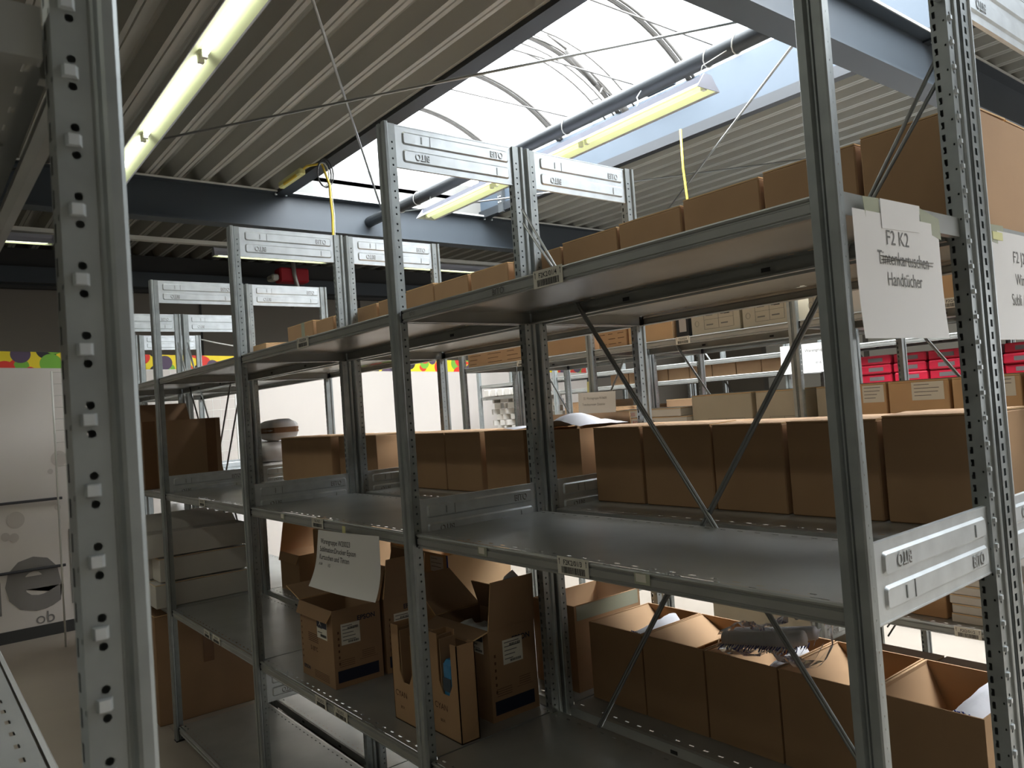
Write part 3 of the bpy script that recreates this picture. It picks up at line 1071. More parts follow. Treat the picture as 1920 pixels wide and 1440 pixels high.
# open cartons with lifted flaps on the rear rack's second shelf
xs = [-1.290, -1.058, -0.826, -0.592, -0.352, -0.105]
angs = [(216, 0.115), (205, 0.115), (232, 0.11), (225, 0.11), (246, 0.115)]
plc = ['leftmost', 'second from left', 'under the clear bag', 'behind the smooth post', 'rightmost']
for i in range(5):
    a, L = angs[i]
    carton('carton', 'open brown carton with lit flap on the lower shelf, ' + plc[i], 'box', xs[i] + 0.003, xs[i + 1] - 0.003, 0.61, 0.90, LV[1], 0.245,
           'card', 'open brown cartons along the rear lower shelf', kind='open', flaps={'-x': (a, L)})
for i, (x, y, sc) in enumerate(((-1.115, 0.74, 0.5), (-0.64, 0.72, 0.4), (-0.165, 0.74, 0.5))):
    b = MB()
    vs, fs = [], []
    n = 10
    for p in range(n + 1):
        for q in range(n + 1):
            u, v = p / n, q / n
            vs.append((x + (u - 0.5) * 0.19 * sc, y + (v - 0.5) * 0.18, LV[1] + 0.205 + 0.09 * sc * math.sin(math.pi * u) * (0.5 + v * 0.6) + rnd.uniform(-0.004, 0.004)))
    for p in range(n):
        for q in range(n):
            a = p * (n + 1) + q
            fs.append((a, a + n + 1, a + n + 2, a + 1))
    b.add(vs, fs, 'cloth', smooth=True)
    o = b.obj('towel')
    tag(o, ('white towel with blue fringe in the leftmost open lower carton', 'white towel with fringe under the plastic bag in the lower cartons', 'white and blue towel in the rightmost open lower carton')[i], 'towel', 'towels in the lower cartons')
    if i == 1:
        continue
    f = MB()
    for k in range(46):
        u = k / 45
        px, py = x + (u - 0.5) * 0.19 * sc, y - 0.09
        pz = LV[1] + 0.205 + 0.045 * sc * math.sin(math.pi * u)
        f.tube([(px, py, pz), (px + rnd.uniform(-0.004, 0.004), py - 0.010, pz + rnd.uniform(-0.002, 0.012))], 0.0016, 'cloth_blue' if k % 3 else 'cloth', 4)
    f.obj('fringe', o)


# ------------------------------------------------------------------ banners on the far side
def ztop(y):
    return 2.425 - 0.034 * y


def banner(name, label, y0, y1, x, bars=False, zb=0.10):
    o = empty(name, (x, y0, 0), label, 'banner')
    b = MB()
    n = 14
    for i in range(n):
        ya, yb = (y1 - y0) * i / n, (y1 - y0) * (i + 1) / n
        za, zc = ztop(y0 + ya) - 0.14, ztop(y0 + yb) - 0.14
        b.quad((0, ya, zb), (0, yb, zb), (0, yb, zc), (0, ya, za), 'sheet')
        b.quad((-0.03, ya, zb), (-0.03, yb, zb), (-0.03, yb, zc), (-0.03, ya, za), 'sheet')
    b.box(-0.03, 0, -0.002, 0, zb, ztop(y0) - 0.14, 'sheet')
    b.box(-0.03, 0, y1 - y0, y1 - y0 + 0.002, zb, ztop(y1) - 0.14, 'sheet')
    b.obj('sheet', o)
    b = MB()
    L = y1 - y0
    b.add([(0.002, 0, ztop(y0) - 0.14), (0.002, L, ztop(y1) - 0.14), (0.002, L, ztop(y1)), (0.002, 0, ztop(y0)),
           (-0.032, 0, ztop(y0) - 0.14), (-0.032, L, ztop(y1) - 0.14), (-0.032, L, ztop(y1)), (-0.032, 0, ztop(y0))],
          [(0, 1, 2, 3), (7, 6, 5, 4), (3, 2, 6, 7), (0, 3, 7, 4), (1, 5, 6, 2)], 'banner_circles')
    b.obj('patterned_band', o)
    b = MB(); b.box(-0.04, 0.004, 0, L, 0.0, zb, 'wall_dark'); b.obj('base_rail', o)
    return o


bl = banner('display_banner', 'white display wall with circle band and grey lettering, far left', -4.0, 0.62, -7.16)
b = MB()
for z in (1.165, 0.588):
    b.tube([(0.03, 0.0, z + 0.02), (0.03, 3.95, z - 0.008)], 0.012, 'black_plastic', 6)
b.obj('cross_bar', bl)
b = MB()
b.text('ne', (0.004, 3.07, 0.265), (0, 1, 0), (0, 0, 1), 0.86, 'grey_print', bold=0.028)
b.text('l', (0.004, 3.96, 0.265), (0, 1, 0), (0, 0, 1), 0.86, 'grey_print', bold=0.028)
b.obj('lettering', bl)
b = MB()
b.text('ob', (0.004, 3.71, 0.115), (0, 1, 0), (0, 0, 1), 0.14, 'grey_print')
b.obj('lettering', bl)
b = MB()
rnd = random.Random(11)
for k in range(34):
    cy, cz, r = rnd.uniform(2.2, 3.95), rnd.uniform(0.8, 1.5), rnd.uniform(0.02, 0.07)
    b.add([(0.003, cy + r * math.cos(a), cz + r * 1.1 * math.sin(a)) for a in [i * math.pi / 10 for i in range(20)]], [tuple(range(20))], 'grey_print_light')
b.obj('printed_dots', bl)
banner('display_banner', 'white display wall with circle band seen through the racks', 0.70, 6.6, -7.20)

# mesh fence at the end of the racks
b = MB()
for k in range(9):
    z = 1.45 + 0.095 * k
    b.tube([(-6.62, -0.15, z), (-6.62, 1.32, z)], 0.0022, 'cable_white', 4)
for k in range(22):
    y = -0.15 + 0.07 * k
    b.tube([(-6.62, y, 0.2), (-6.62, y, 2.22)], 0.0018, 'cable_white', 4)
b.tube([(-6.62, -0.15, 0), (-6.62, -0.15, 2.22)], 0.008, 'cable_white', 6)
b.tube([(-6.62, 1.32, 0), (-6.62, 1.32, 2.22)], 0.008, 'cable_white', 6)
tag(b.obj('wire_mesh_panel'), 'white wire mesh panel at the far end of the nearest racks', 'wire panel')
b = MB()
pp = [(-6.52 + 0.9 * t, 0.99 + 1.4 * t, 2.47 - 0.42 * t * (1.25 - t)) for t in [i / 12 for i in range(13)]]
b.tube(pp, 0.006, 'cable_white', 5)
tag(b.obj('chain'), 'thin white chain slung from the farthest rack post', 'chain')
b = MB(); b.tube([(-7.5, -0.02, 0), (-7.5, -0.02, 2.46)], 0.03, 'curb', 8)
tag(b.obj('post'), 'pale post behind the coloured band beside the foreground post', 'post')


# ------------------------------------------------------------------ papers and shelf labels
def bar_label(parent, x0, x1, z0, z1, y, txt, loc=(0, 0, 0), name='shelf_label', arrows=True, n=26, seed=0):
    b = MB()
    b.box(x0, x1, y - 0.0008, y, z0, z1, 'label')
    w, h = x1 - x0, z1 - z0
    r = random.Random(seed)
    yy = y - 0.0011
    if txt:
        b.text(txt, ((x0 + x1) / 2, yy, z0 + h * 0.56), (1, 0, 0), (0, 0, 1), h * 0.40, 'ink', xs=0.92, align='CENTER', bold=0.0002)
    if arrows:
        for xx in (x0 + w * 0.07, x1 - w * 0.07):
            b.box(xx - 0.0006, xx + 0.0006, yy, yy + 0.0002, z0 + h * 0.55, z0 + h * 0.82, 'ink')
            b.add([(xx - 0.002, yy, z0 + h * 0.80), (xx + 0.002, yy, z0 + h * 0.80), (xx, yy, z0 + h * 0.93)], [(0, 1, 2)], 'ink')
    a = x0 + w * 0.13
    while a < x1 - w * 0.13:
        e = a + w * r.choice((0.010, 0.018, 0.026))
        b.box(a, e, yy, yy + 0.0002, z0 + h * 0.08, z0 + h * 0.45, 'ink')
        a = e + w * r.choice((0.010, 0.016))
    return b.obj(name, parent)


YL = -0.0178
bar_label(K2, -0.709, -0.613, 1.9235, 1.9625, YL, 'F2K2/01/4', seed=1)
bar_label(K2, -0.697, -0.600, 1.2985, 1.337, YL, 'F2K2/01/3', seed=2)
bar_label(K2, -1.985, -1.893, 1.2995, 1.334, YL, 'F2K2/02/3', seed=3)
bar_label(K2, -3.285, -3.195, 1.2995, 1.334, YL, 'F2K2/03/3', seed=4)
bar_label(K2, -2.015, -1.917, 1.9255, 1.9625, YL, 'F2K2/02/4', seed=5)
for (a, c, z, s) in ((-3.33, -3.24, 0.704, 6), (-3.20, -3.09, 0.704, 7), (-2.05, -1.96, 0.704, 8), (-1.90, -1.80, 0.704, 9)):
    bar_label(K2, a, c, z - 0.034, z + 0.001, YL, 'F2K2/0%d/2' % (3 if a < -3 else 2), seed=s)
b = MB()
for (a, c) in ((-0.995, -0.958), (-0.472, -0.432), (-2.268, -2.230)):
    b.box(a, c, YL - 0.0006, YL, 1.3065, 1.3285, 'tape_clear')
    b.box(a + 0.004, c - 0.010, YL - 0.0009, YL - 0.0006, 1.311, 1.3265, 'label')
b.obj('torn_label', K2)
# pressed maker's name on the top shelf edge
b = MB()
b.text('BITO', (-0.865, YL, 1.934), (1, 0, 0), (0, 0, 1), 0.022, 'ink_grey', xs=0.95)
b.text('BITO', (-1.245, YL, 1.938), (1, 0, 0), (0, 0, 1), 0.014, 'ink_grey', xs=0.95)
b.obj('pressed_name', K2)


def paper(name, label, O, U, V, w, h, lines, group=None, curl=0.0, skew=0.0, cat='paper sheet', mm='paper', n=14, nrm=None):
    """sheet of paper: O lower left corner, text lines = (text, u, v, size, xs, mat)"""
    O, U, V = Vector(O), Vector(U).normalized(), Vector(V).normalized()
    N = (nrm and Vector(nrm)) or U.cross(V)

    def P(u, v, d=0.0):
        bend = curl * (max(0.0, 1 - v / h - 0.45) ** 2) * 2.2 + curl * 0.25 * math.sin(u / w * 3.0)
        return O + U * (u + skew * (1 - v / h) * (u / w - 0.5)) + V * v + N * (bend + d)
    b = MB()
    vs, fs = [], []
    for i in range(n + 1):
        for j in range(n + 1):
            vs.append(P(w * i / n, h * j / n))
    for i in range(n):
        for j in range(n):
            a = i * (n + 1) + j
            fs.append((a, a + n + 1, a + n + 2, a + 1))
    b.add(vs, fs, mm, smooth=True)
    o = b.obj(name)
    tag(o, label, cat, group)
    if lines:
        t = MB()
        for (s, u, v, size, xs, m) in lines:
            if s.startswith('|'):
                # a drawn stroke: |u1,v1
                q = [float(c) for c in s[1:].split(',')]
                t.tube([P(u, v, 0.0006), P((u + q[0]) / 2, (v + q[1]) / 2 + size, 0.0006), P(q[0], q[1], 0.0006)], 0.0006, m, 4)
                continue
            me, _ = text_mesh(s, size, 'LEFT', 0.0)
            t.add([P(u + p[0] * xs, v + p[1], 0.0005) for p in me[0]], me[1], m)
        t.obj('printed_text', o)
    return o


def tape(parent, pts, n, m='tape_clear'):
    b = MB(); b.slab(pts, n, 0.0005, m); return b.obj('adhesive_tape', parent)


s1 = paper('paper_sign', 'white paper sign reading F2 K2 Handtücher on the near top shelf', (0.0035, 0.018, 1.733), (0, 1, 0), (0, 0, 1), 0.298, 0.201,
           [('F2 K2', 0.098, 0.152, 0.034, 0.98, 'ink_grey'), ('Tintenkartuschen', 0.066, 0.119, 0.032, 0.80, 'ink_grey'), ('Handtücher', 0.092, 0.085, 0.032, 0.80, 'ink_grey'),
            ('|0.262,0.125', 0.078, 0.126, 0.004, 1, 'ink_grey'), ('|0.265,0.131', 0.076, 0.132, -0.004, 1, 'ink_grey'), ('|0.210,0.128', 0.074, 0.120, 0.006, 1, 'ink_grey')], curl=0.006)
tape(s1, [(0.0036, 0.060, 1.917), (0.0036, 0.105, 1.915), (0.0036, 0.105, 1.958), (0.0036, 0.052, 1.956)], (1, 0, 0))
tape(s1, [(0.0036, 0.250, 1.920), (0.0036, 0.325, 1.908), (0.0036, 0.322, 1.945), (0.0036, 0.246, 1.958)], (1, 0, 0))
tape(s1, [(0.0050, 0.106, 1.910), (0.0050, 0.238, 1.913), (0.0050, 0.246, 1.960), (0.0050, 0.106, 1.958)], (1, 0, 0), 'paper')
s2 = paper('paper_sign', 'white paper sign reading F2 J2 cut by the right edge of the photo', (0.0035, 0.546, 1.730), (0, 1, 0), (0, 0, 1), 0.298, 0.218,
           [('F2 J2', 0.110, 0.158, 0.034, 0.98, 'ink_grey'), ('Wimpel', 0.115, 0.112, 0.034, 0.80, 'ink_grey'), ('Subli Artikel', 0.085, 0.070, 0.034, 0.80, 'ink_grey')], curl=0.006)
tape(s2, [(0.0036, 0.552, 1.925), (0.0036, 0.620, 1.918), (0.0036, 0.620, 1.960), (0.0036, 0.550, 1.958)], (1, 0, 0))
b = MB(); b.box(0.0042, 0.0048, 0.562, 0.612, 1.929, 1.945, 'tape_yellow'); b.obj('adhesive_tape', s2)
s3 = paper('paper_sign', 'curled white paper sheet about Warengruppe W20023 hanging above the open cartons', (-1.935, -0.032, 1.106), (1, 0, 0.035), (0.16, 0, 1), 0.430, 0.195,
           [('Warengruppe W20023', 0.028, 0.150, 0.0255, 0.95, 'ink'), ('Sublimation:Drucker Epson', 0.025, 0.123, 0.0255, 0.95, 'ink'), ('Kartuschen und Tinten', 0.026, 0.096, 0.0255, 0.95, 'ink'),
            ('#184', 0.028, 0.076, 0.014, 1.0, 'ink_grey'), ('1/5', 0.100, 0.074, 0.016, 1.0, 'ink_grey')], curl=0.035, skew=0.05, nrm=(0, -1, 0))
tape(s3, [(-1.725, -0.031, 1.262), (-1.700, -0.031, 1.262), (-1.700, -0.0305, 1.325), (-1.722, -0.0305, 1.325)], (0, -1, 0), 'tape_yellow')

s4 = paper('paper_sign', 'white paper sheet with handwriting hung on the pale post across the next aisle', (-2.715, 1.975, 1.515), (1, 0, -0.02), (0.06, 0, 1), 0.300, 0.205,
           [('22. Warengruppe R10600', 0.045, 0.165, 0.018, 1.0, 'ink_grey'), ('Transferpressen Zubehör', 0.035, 0.130, 0.018, 1.0, 'ink_grey'), ('#98', 0.03, 0.060, 0.018, 1.0, 'ink_grey'),
            ('1/2', 0.115, 0.060, 0.018, 1.0, 'ink_grey'), ('beim Regale', 0.03, 0.012, 0.026, 0.85, 'ink')], curl=0.02, nrm=(0, -1, 0))
tape(s4, [(-2.625, 1.973, 1.70), (-2.610, 1.973, 1.70), (-2.605, 1.973, 1.78), (-2.620, 1.973, 1.78)], (0, -1, 0), 'tape_yellow')
paper('paper_sign', 'small white paper sheet hung on the distant shelf left of the smooth post', (-2.66, 4.02, 1.76), (1, 0, 0), (0.02, 0, 1), 0.46, 0.21,
      [('Warengruppe', 0.2, 0.15, 0.03, 1.0, 'ink_grey'), ('#16', 0.28, 0.06, 0.03, 1.0, 'ink_grey')], curl=0.02, nrm=(0, -1, 0))
yI = 2.03 + YL
for (a, c, t, z) in ((-3.295, -3.20, 'F2I2/03/4', LV[3]), (-1.985, -1.895, 'F2I2/02/4', LV[3]), (-0.690, -0.600, 'F2I2/01/4', LV[3]), (-0.745, -0.650, 'F2I2/01/2', LV[1])):
    bar_label(I2, a, c, z - 0.036, z + 0.002, YL, t, seed=int(-a * 10))


# ------------------------------------------------------------------ printer cartons on the near lower shelf
def printed_sides(o, hx, hy, h, front=True, name='EPSON', seed=1):
    b = MB()
    e = 0.0006
    # +x face
    b.text(name, (hx + e, hy - 0.095, h - 0.052), (0, 1, 0), (0, 0, 1), 0.024, 'ink_navy', bold=0.0006)
    b.box(hx + 0.0001, hx + e, -hy + 0.012, hy - 0.018, 0.020, 0.062, 'ink_navy')
    for i in range(6):
        z = h - 0.085 - i * 0.022
        b.box(hx + 0.0001, hx + e, -hy + 0.018, -hy + 0.024, z, z + 0.009, 'ink_card')
    b.box(hx + 0.0001, hx + e, -hy + 0.10, hy - 0.02, 0.085, 0.086, 'ink_card')
    for i in range(4):
        b.box(hx + 0.0001, hx + e, -hy + 0.11, hy - 0.03, 0.092 + i * 0.007, 0.0935 + i * 0.007, 'ink_card')
        b.box(hx + 0.0001, hx + e, -hy + 0.02, -hy + 0.08, 0.075 + i * 0.007, 0.0765 + i * 0.007, 'ink_card')
    # -y face
    if front:
        b.text(name, (-hx + 0.014, -hy - e, 0.028), (1, 0, 0), (0, 0, 1), 0.019, 'ink_navy', bold=0.0006)
        b.text('5-35°C', (-hx + 0.085, -hy - e, 0.108), (1, 0, 0), (0, 0, 1), 0.022, 'ink_card', bold=0.0004)
        for i in range(5):
            b.box(-hx + 0.11, -hx + 0.235, -hy - e, -hy - 0.0001, 0.012 + i * 0.006, 0.0135 + i * 0.006, 'ink_card')
        for i in range(5):
            b.box(-hx + 0.07, -hx + 0.155, -hy - e, -hy - 0.0001, 0.140 + i * 0.007, 0.1425 + i * 0.007, 'ink_card')
        for i in range(8):
            b.box(-hx + 0.010, -hx + 0.015, -hy - e, -hy - 0.0001, h - 0.06 - i * 0.022, h - 0.052 - i * 0.022, 'ink_card')
    b.obj('printed_text', o)


A = carton('printer_ink_carton', 'open brown EPSON carton under the curled paper sheet on the near lower shelf', 'box', -2.312, -2.028, 0.052, 0.245, LV[1], 0.278, 'card_dark', kind='open',
           flaps={'-x': (12, 0.15), '-y': (-62, 0.045), '+y': (70, 0.11)})
printed_sides(A, 0.142, 0.0965, 0.278)
sticker(A, '+x', 0.142, 0.0965, -0.065, 0.010, 0.150, 0.225, seed=3)
sticker(A, '-y', 0.142, 0.0965, 0.010, 0.095, 0.165, 0.265, seed=4)
b = MB(); b.box(0.012, 0.093, -0.0983, -0.0975, 0.205, 0.245, 'ink_navy'); b.text('X', (0.03, -0.0986, 0.212), (1, 0, 0), (0, 0, 1), 0.03, 'label'); b.obj('sticker', A)
B_ = carton('printer_ink_carton', 'open EPSON carton with dark raised flaps behind the carton under the paper sheet', 'box', -2.312, -2.028, 0.262, 0.440, LV[1], 0.278, 'card_dark',
            kind='open', flaps={'+x': (82, 0.15), '+y': (80, 0.14), '-y': (105, 0.12)})
printed_sides(B_, 0.142, 0.089, 0.278, front=False)
sticker(B_, '+x', 0.142, 0.089, -0.050, 0.03, 0.135, 0.215, seed=5)
C_ = carton('printer_ink_carton', 'open brown EPSON carton full of foil packs right of the second front post', 'box', -1.660, -1.365, 0.257, 0.442, LV[1], 0.280, 'card_dark',
            kind='open', flaps={'+x': (84, 0.15), '-x': (32, 0.20), '+y': (112, 0.10), '-y': (-20, 0.06)})
printed_sides(C_, 0.1475, 0.0925, 0.280, front=False)
sticker(C_, '+x', 0.1475, 0.0925, -0.040, 0.038, 0.165, 0.240, seed=6)
sticker(C_, '-y', 0.1475, 0.0925, 0.055, 0.120, 0.205, 0.275, seed=7)
b = MB(); b.box(0.057, 0.118, -0.0945, -0.0937, 0.242, 0.274, 'ink_navy'); b.obj('sticker', C_)
rnd = random.Random(8)
for k in range(4):
    b = MB()
    cx, cy = -1.60 + 0.055 * k, 0.32 + 0.02 * (k % 2)
    vs, fs = [], []
    for i in range(7):
        for j in range(5):
            vs.append((cx + 0.011 * (i - 3), cy + 0.022 * (j - 2), LV[1] + 0.225 + 0.03 * math.cos((i - 3) / 3 * 1.3) + rnd.uniform(-0.004, 0.004)))
    for i in range(6):
        for j in range(4):
            a = i * 5 + j
            fs.append((a, a + 5, a + 6, a + 1))
    vs2 = [(x, y, LV[1] + 0.17) for x, y, z in vs]
    n0 = len(vs)
    fs += [(n0 + a[3], n0 + a[2], n0 + a[1], n0 + a[0]) for a in fs[:24]]
    b.add(vs + vs2, fs, 'steel_bright')
    tag(b.obj('foil_pack'), 'silver foil pack inside the open EPSON carton right of the second front post', 'foil pack', 'foil packs in the open carton')


def magazine_file(label, x0, x1, y0, y1, h, bag, txt):
    o = empty('magazine_file', ((x0 + x1) / 2, (y0 + y1) / 2, LV[1]), label, 'file box')
    hx, hy = (x1 - x0) / 2, (y1 - y0) / 2
    w = 2 * hx
    b = MB()
    # front with a U shaped cut-out
    u0, u1, zc = -hx + w * 0.30, hx - w * 0.22, h * 0.42
    for (ya, yb) in ((-hy, -hy + 0.003), (hy - 0.003, hy)):
        b.box(-hx, u0, ya, yb, 0, h, 'card')
        b.box(u1, hx, ya, yb, 0, h * 0.94, 'card')
        b.box(u0, u1, ya, yb, 0, zc, 'card')
        b.slab([(u0, ya, zc), (u0 + 0.02, ya, zc), (u0, ya, zc + 0.035)], (0, 1, 0), 0.003, 'card')
        b.slab([(u1, ya, zc), (u1, ya, zc + 0.035), (u1 - 0.02, ya, zc)], (0, 1, 0), 0.003, 'card')
    b.box(-hx, -hx + 0.003, -hy, hy, 0, h, 'card')
    b.box(hx - 0.003, hx, -hy, hy, 0, h * 0.94, 'card')
    b.box(-hx, hx, -hy, hy, 0, 0.003, 'card')
    b.box(-hx + 0.03, -hx + 0.034, -hy + 0.004, hy - 0.004, 0.003, h * 0.97, 'card_dark')
    b.box(-hx + 0.05, -hx + 0.054, -hy + 0.004, hy - 0.004, 0.003, h * 0.95, 'card_dark')
    b.obj('body', o)
    t = MB()
    t.text(txt, (-hx + 0.012, -hy - 0.0006, h * 0.26), (1, 0, 0), (0, 0, 1), 0.026, 'ink_card')
    t.text('BOX', (-hx + 0.04, -hy - 0.0006, h * 0.14), (1, 0, 0), (0, 0, 1), 0.012, 'ink_card')
    t.obj('printed_text', o)
    return o


magazine_file('brown cardboard file holder marked CYAN left of the second front post', -1.645, -1.49, 0.075, 0.145, 0.300, False, 'CYAN')
magazine_file('brown cardboard file holder holding a blue pack right of the second front post', -1.462, -1.315, 0.105, 0.170, 0.300, True, 'CYAN')
b = MB()
b.bbox(-1.412, -1.352, 0.112, 0.150, LV[1] + 0.005, LV[1] + 0.225, 'blue_bag', 0.012)
b.bbox(-1.402, -1.362, 0.1085, 0.112, LV[1] + 0.135, LV[1] + 0.175, 'curb', 0.001)
tag(b.obj('blue_pack'), 'blue plastic pack standing in the cardboard file holder', 'pack')

# cartons deeper on the lower shelves
D = carton('carton', 'wide open brown carton holding paper rolls right of the first perforated post', 'box', -1.56, -1.345, 0.60, 0.92, LV[1], 0.285, 'card', kind='open',
           flaps={}, tape=[('+x', -0.15, 0.15, 0.235, 0.283, 'tape_clear')])
for k in range(4):
    b = MB(); b.tube([(-1.54, 0.66 + 0.055 * k, LV[1] + 0.19), (-1.36, 0.66 + 0.055 * k, LV[1] + 0.20)], 0.022, 'cloth', 12)
    tag(b.obj('paper_roll'), 'pale paper roll lying in the wide open carton on the lower shelf', 'roll', 'paper rolls in the wide carton')
E_ = carton('carton', 'brown carton with white paper labels and a blue stripe behind the open EPSON cartons', 'box', -2.56, -2.09, 0.60, 0.92, LV[1], 0.375, 'card_tan', kind='open', flaps={'-x': (70, 0.05), '+y': (30, 0.06)})
sticker(E_, '-y', 0.235, 0.16, 0.10, 0.20, 0.30, 0.365, 'paper', lines=3, barcode=False)
sticker(E_, '-y', 0.235, 0.16, -0.08, 0.02, 0.29, 0.36, 'paper', lines=3, barcode=False)
b = MB(); b.box(0.225, 0.2355, -0.161, -0.160, 0.0, 0.375, 'blue'); b.obj('blue_stripe', E_)
b = MB()
vs, fs = [], []
for i in range(9):
    for j in range(9):
        u, v = i / 8, j / 8
        vs.append((-1.80 + 0.22 * u, 0.52 + 0.10 * v, LV[1] + 0.36 * (0.35 + 0.65 * math.sin(math.pi * (0.15 + 0.7 * u)) * v) + 0.004 * math.sin(i * 3 + j)))
for i in range(8):
    for j in range(8):
        a = i * 9 + j
        fs.append((a, a + 9, a + 10, a + 1))
b.add(vs, fs, 'cloth', smooth=True)
tag(b.obj('towel'), 'white towel standing behind the dark flap of the right EPSON carton', 'towel')
carton('carton', 'brown carton with tall lit flaps behind the left front posts on the lower shelf', 'box', -3.87, -3.60, 0.59, 0.91, LV[1], 0.215, 'card', kind='open', flaps={'+y': (62, 0.20), '-x': (100, 0.17), '-y': (-70, 0.05)})
carton('carton', 'plain brown carton at the lower shelf back beside the carton with tall flaps', 'box', -3.55, -3.12, 0.66, 0.92, LV[1], 0.36, 'card')

# long white cartons lying across the lower shelf at the far bay
k = 0
for col in range(4):
    for lay in range(3):
        x1 = -3.975 - 0.165 * col - 0.012 * lay
        y0 = (-0.075, -0.045, -0.11)[lay] - 0.02 * (col % 2)
        z0 = LV[1] + 0.137 * lay
        kind = 'open' if lay == 2 else 'closed'
        pos = ('bottom', 'middle', 'top')[lay] + ' layer, ' + ('nearest column', 'second column', 'third column', 'farthest column')[col]
        c = carton('long_carton', 'long white carton stacked in the far bay, ' + pos, 'box', x1 - 0.155, x1, y0, 0.438, z0, 0.128, 'card_white', 'stack of long white cartons', kind=kind,
                   flaps={'-x': (80, 0.05)} if kind == 'open' else None)
BX = carton('large_carton', 'large open brown carton with two tape strips in the far bay', 'box', -4.96, -4.33, -0.09, 0.435, LV[2], 0.400, 'card_dark', kind='open', flaps={'-x': (85, 0.12), '-y': (60, 0.10)},
            tape=[('+x', -0.185, -0.115, 0.0, 0.40, 'tape_brown'), ('+x', 0.175, 0.235, 0.0, 0.40, 'tape_brown')])
carton('large_carton', 'large closed brown carton standing on the floor under the long white cartons', 'box', -4.80, -4.19, -0.04, 0.515, 0, 0.62, 'card_dark', tape=[('+x', -0.02, 0.04, 0.30, 0.62, 'tape_brown'), ('-y', -0.03, 0.03, 0.3, 0.62, 'tape_brown')])


# wrapped soft packs
def lump(name, label, c, s, m, seed, group=None, band=None, cat='pack', rz=0.0):
    b = MB()
    r = random.Random(seed)
    nu, nv = 16, 10
    vs, fs = [], []
    for j in range(nv + 1):
        ph = math.pi * j / nv
        for i in range(nu):
            th = 2 * math.pi * i / nu
            e = 0.45
            cx = math.copysign(abs(math.cos(th)) ** e, math.cos(th)) * math.sin(ph) ** 0.5
            cy = math.copysign(abs(math.sin(th)) ** e, math.sin(th)) * math.sin(ph) ** 0.5
            cz = math.copysign(abs(math.cos(ph)) ** 0.7, math.cos(ph))
            k = 1 + r.uniform(-0.07, 0.07)
            vs.append((cx * s[0] * k, cy * s[1] * k, cz * s[2] * (k if cz > -0.9 else 1)))
    for j in range(nv):
        for i in range(nu):
            fs.append((j * nu + i, j * nu + (i + 1) % nu, (j + 1) * nu + (i + 1) % nu, (j + 1) * nu + i))
    b.add(vs, fs, m, smooth=True)
    o = b.obj(name)
    o.location = c
    o.rotation_euler = (0, 0, rz)
    tag(o, label, cat, group)
    if band:
        t = MB()
        P = []
        for i in range(nu + 1):
            th = 2 * math.pi * i / nu
            P.append((math.copysign(abs(math.cos(th)) ** 0.45, math.cos(th)) * s[0] * 1.04, math.copysign(abs(math.sin(th)) ** 0.45, math.sin(th)) * s[1] * 1.04))
        vs = [(x, y, -s[2] * 0.25) for x, y in P] + [(x, y, s[2] * 0.25) for x, y in P]
        t.add(vs, [(i, i + 1, nu + 2 + i, nu + 1 + i) for i in range(nu)], band)
        t.obj('tape_band', o)
    return o


lump('wrapped_pack', 'white wrapped pack with brown tape band on top of the middle shelf bag pile', (-4.06, 0.70, LV[2] + 0.295), (0.11, 0.10, 0.065), 'bag_white', 1, band='tape_brown')
lump('wrapped_pack', 'white plastic wrapped pack in the middle of the bag pile on the middle shelf', (-4.10, 0.66, LV[2] + 0.165), (0.13, 0.12, 0.065), 'bag_white', 2)
lump('wrapped_pack', 'crumpled grey white plastic bag at the bottom of the bag pile on the middle shelf', (-4.07, 0.67, LV[2] + 0.052), (0.12, 0.13, 0.052), 'bag_white', 3)
lump('wrapped_pack', 'white plastic bag behind the bag pile on the middle shelf', (-4.40, 0.74, LV[2] + 0.12), (0.13, 0.13, 0.12), 'bag_white', 4)
for i, (x, y) in enumerate(((-6.10, 0.72), (-5.55, 0.75))):
    o = lump('plastic_bag', ('white plastic bag with red print seen through the far bays', 'white plastic bag next to the red printed bag in the far bays')[i], (x, y, LV[1] + 0.20), (0.22, 0.18, 0.20), 'bag_white', 10 + i, cat='bag')
    t = MB(); t.text('TEXTILE', (-0.16, -0.19, -0.02), (1, 0, 0), (0, 0, 1), 0.075, 'ink_red'); t.obj('printed_text', o)

# clear plastic bag on the lower cartons
b = MB()
rnd = random.Random(21)
vs, fs = [], []
nu, nv = 22, 12
for i in range(nu + 1):
    for j in range(nv):
        t, a = i / nu, 2 * math.pi * j / nv
        w = 0.030 + 0.075 * t ** 0.8 + (0.02 * math.sin(t * 9))
        x = -0.80 + 0.30 * t + rnd.uniform(-0.006, 0.006)
        y = 0.66 + 0.9 * w * math.cos(a) * 0.8 + rnd.uniform(-0.008, 0.008)
        z = LV[1] + 0.262 + 0.075 * t + w * 0.72 * math.sin(a) + rnd.uniform(-0.006, 0.006)
        vs.append((x, y, max(z, LV[1] + 0.247)))
for i in range(nu):
    for j in range(nv):
        fs.append((i * nv + j, i * nv + (j + 1) % nv, (i + 1) * nv + (j + 1) % nv, (i + 1) * nv + j))
b.add(vs, fs, 'clear_film', smooth=False)
pb = tag(b.obj('clear_bag'), 'clear plastic bag with fringed towels lying on the open lower cartons', 'bag')
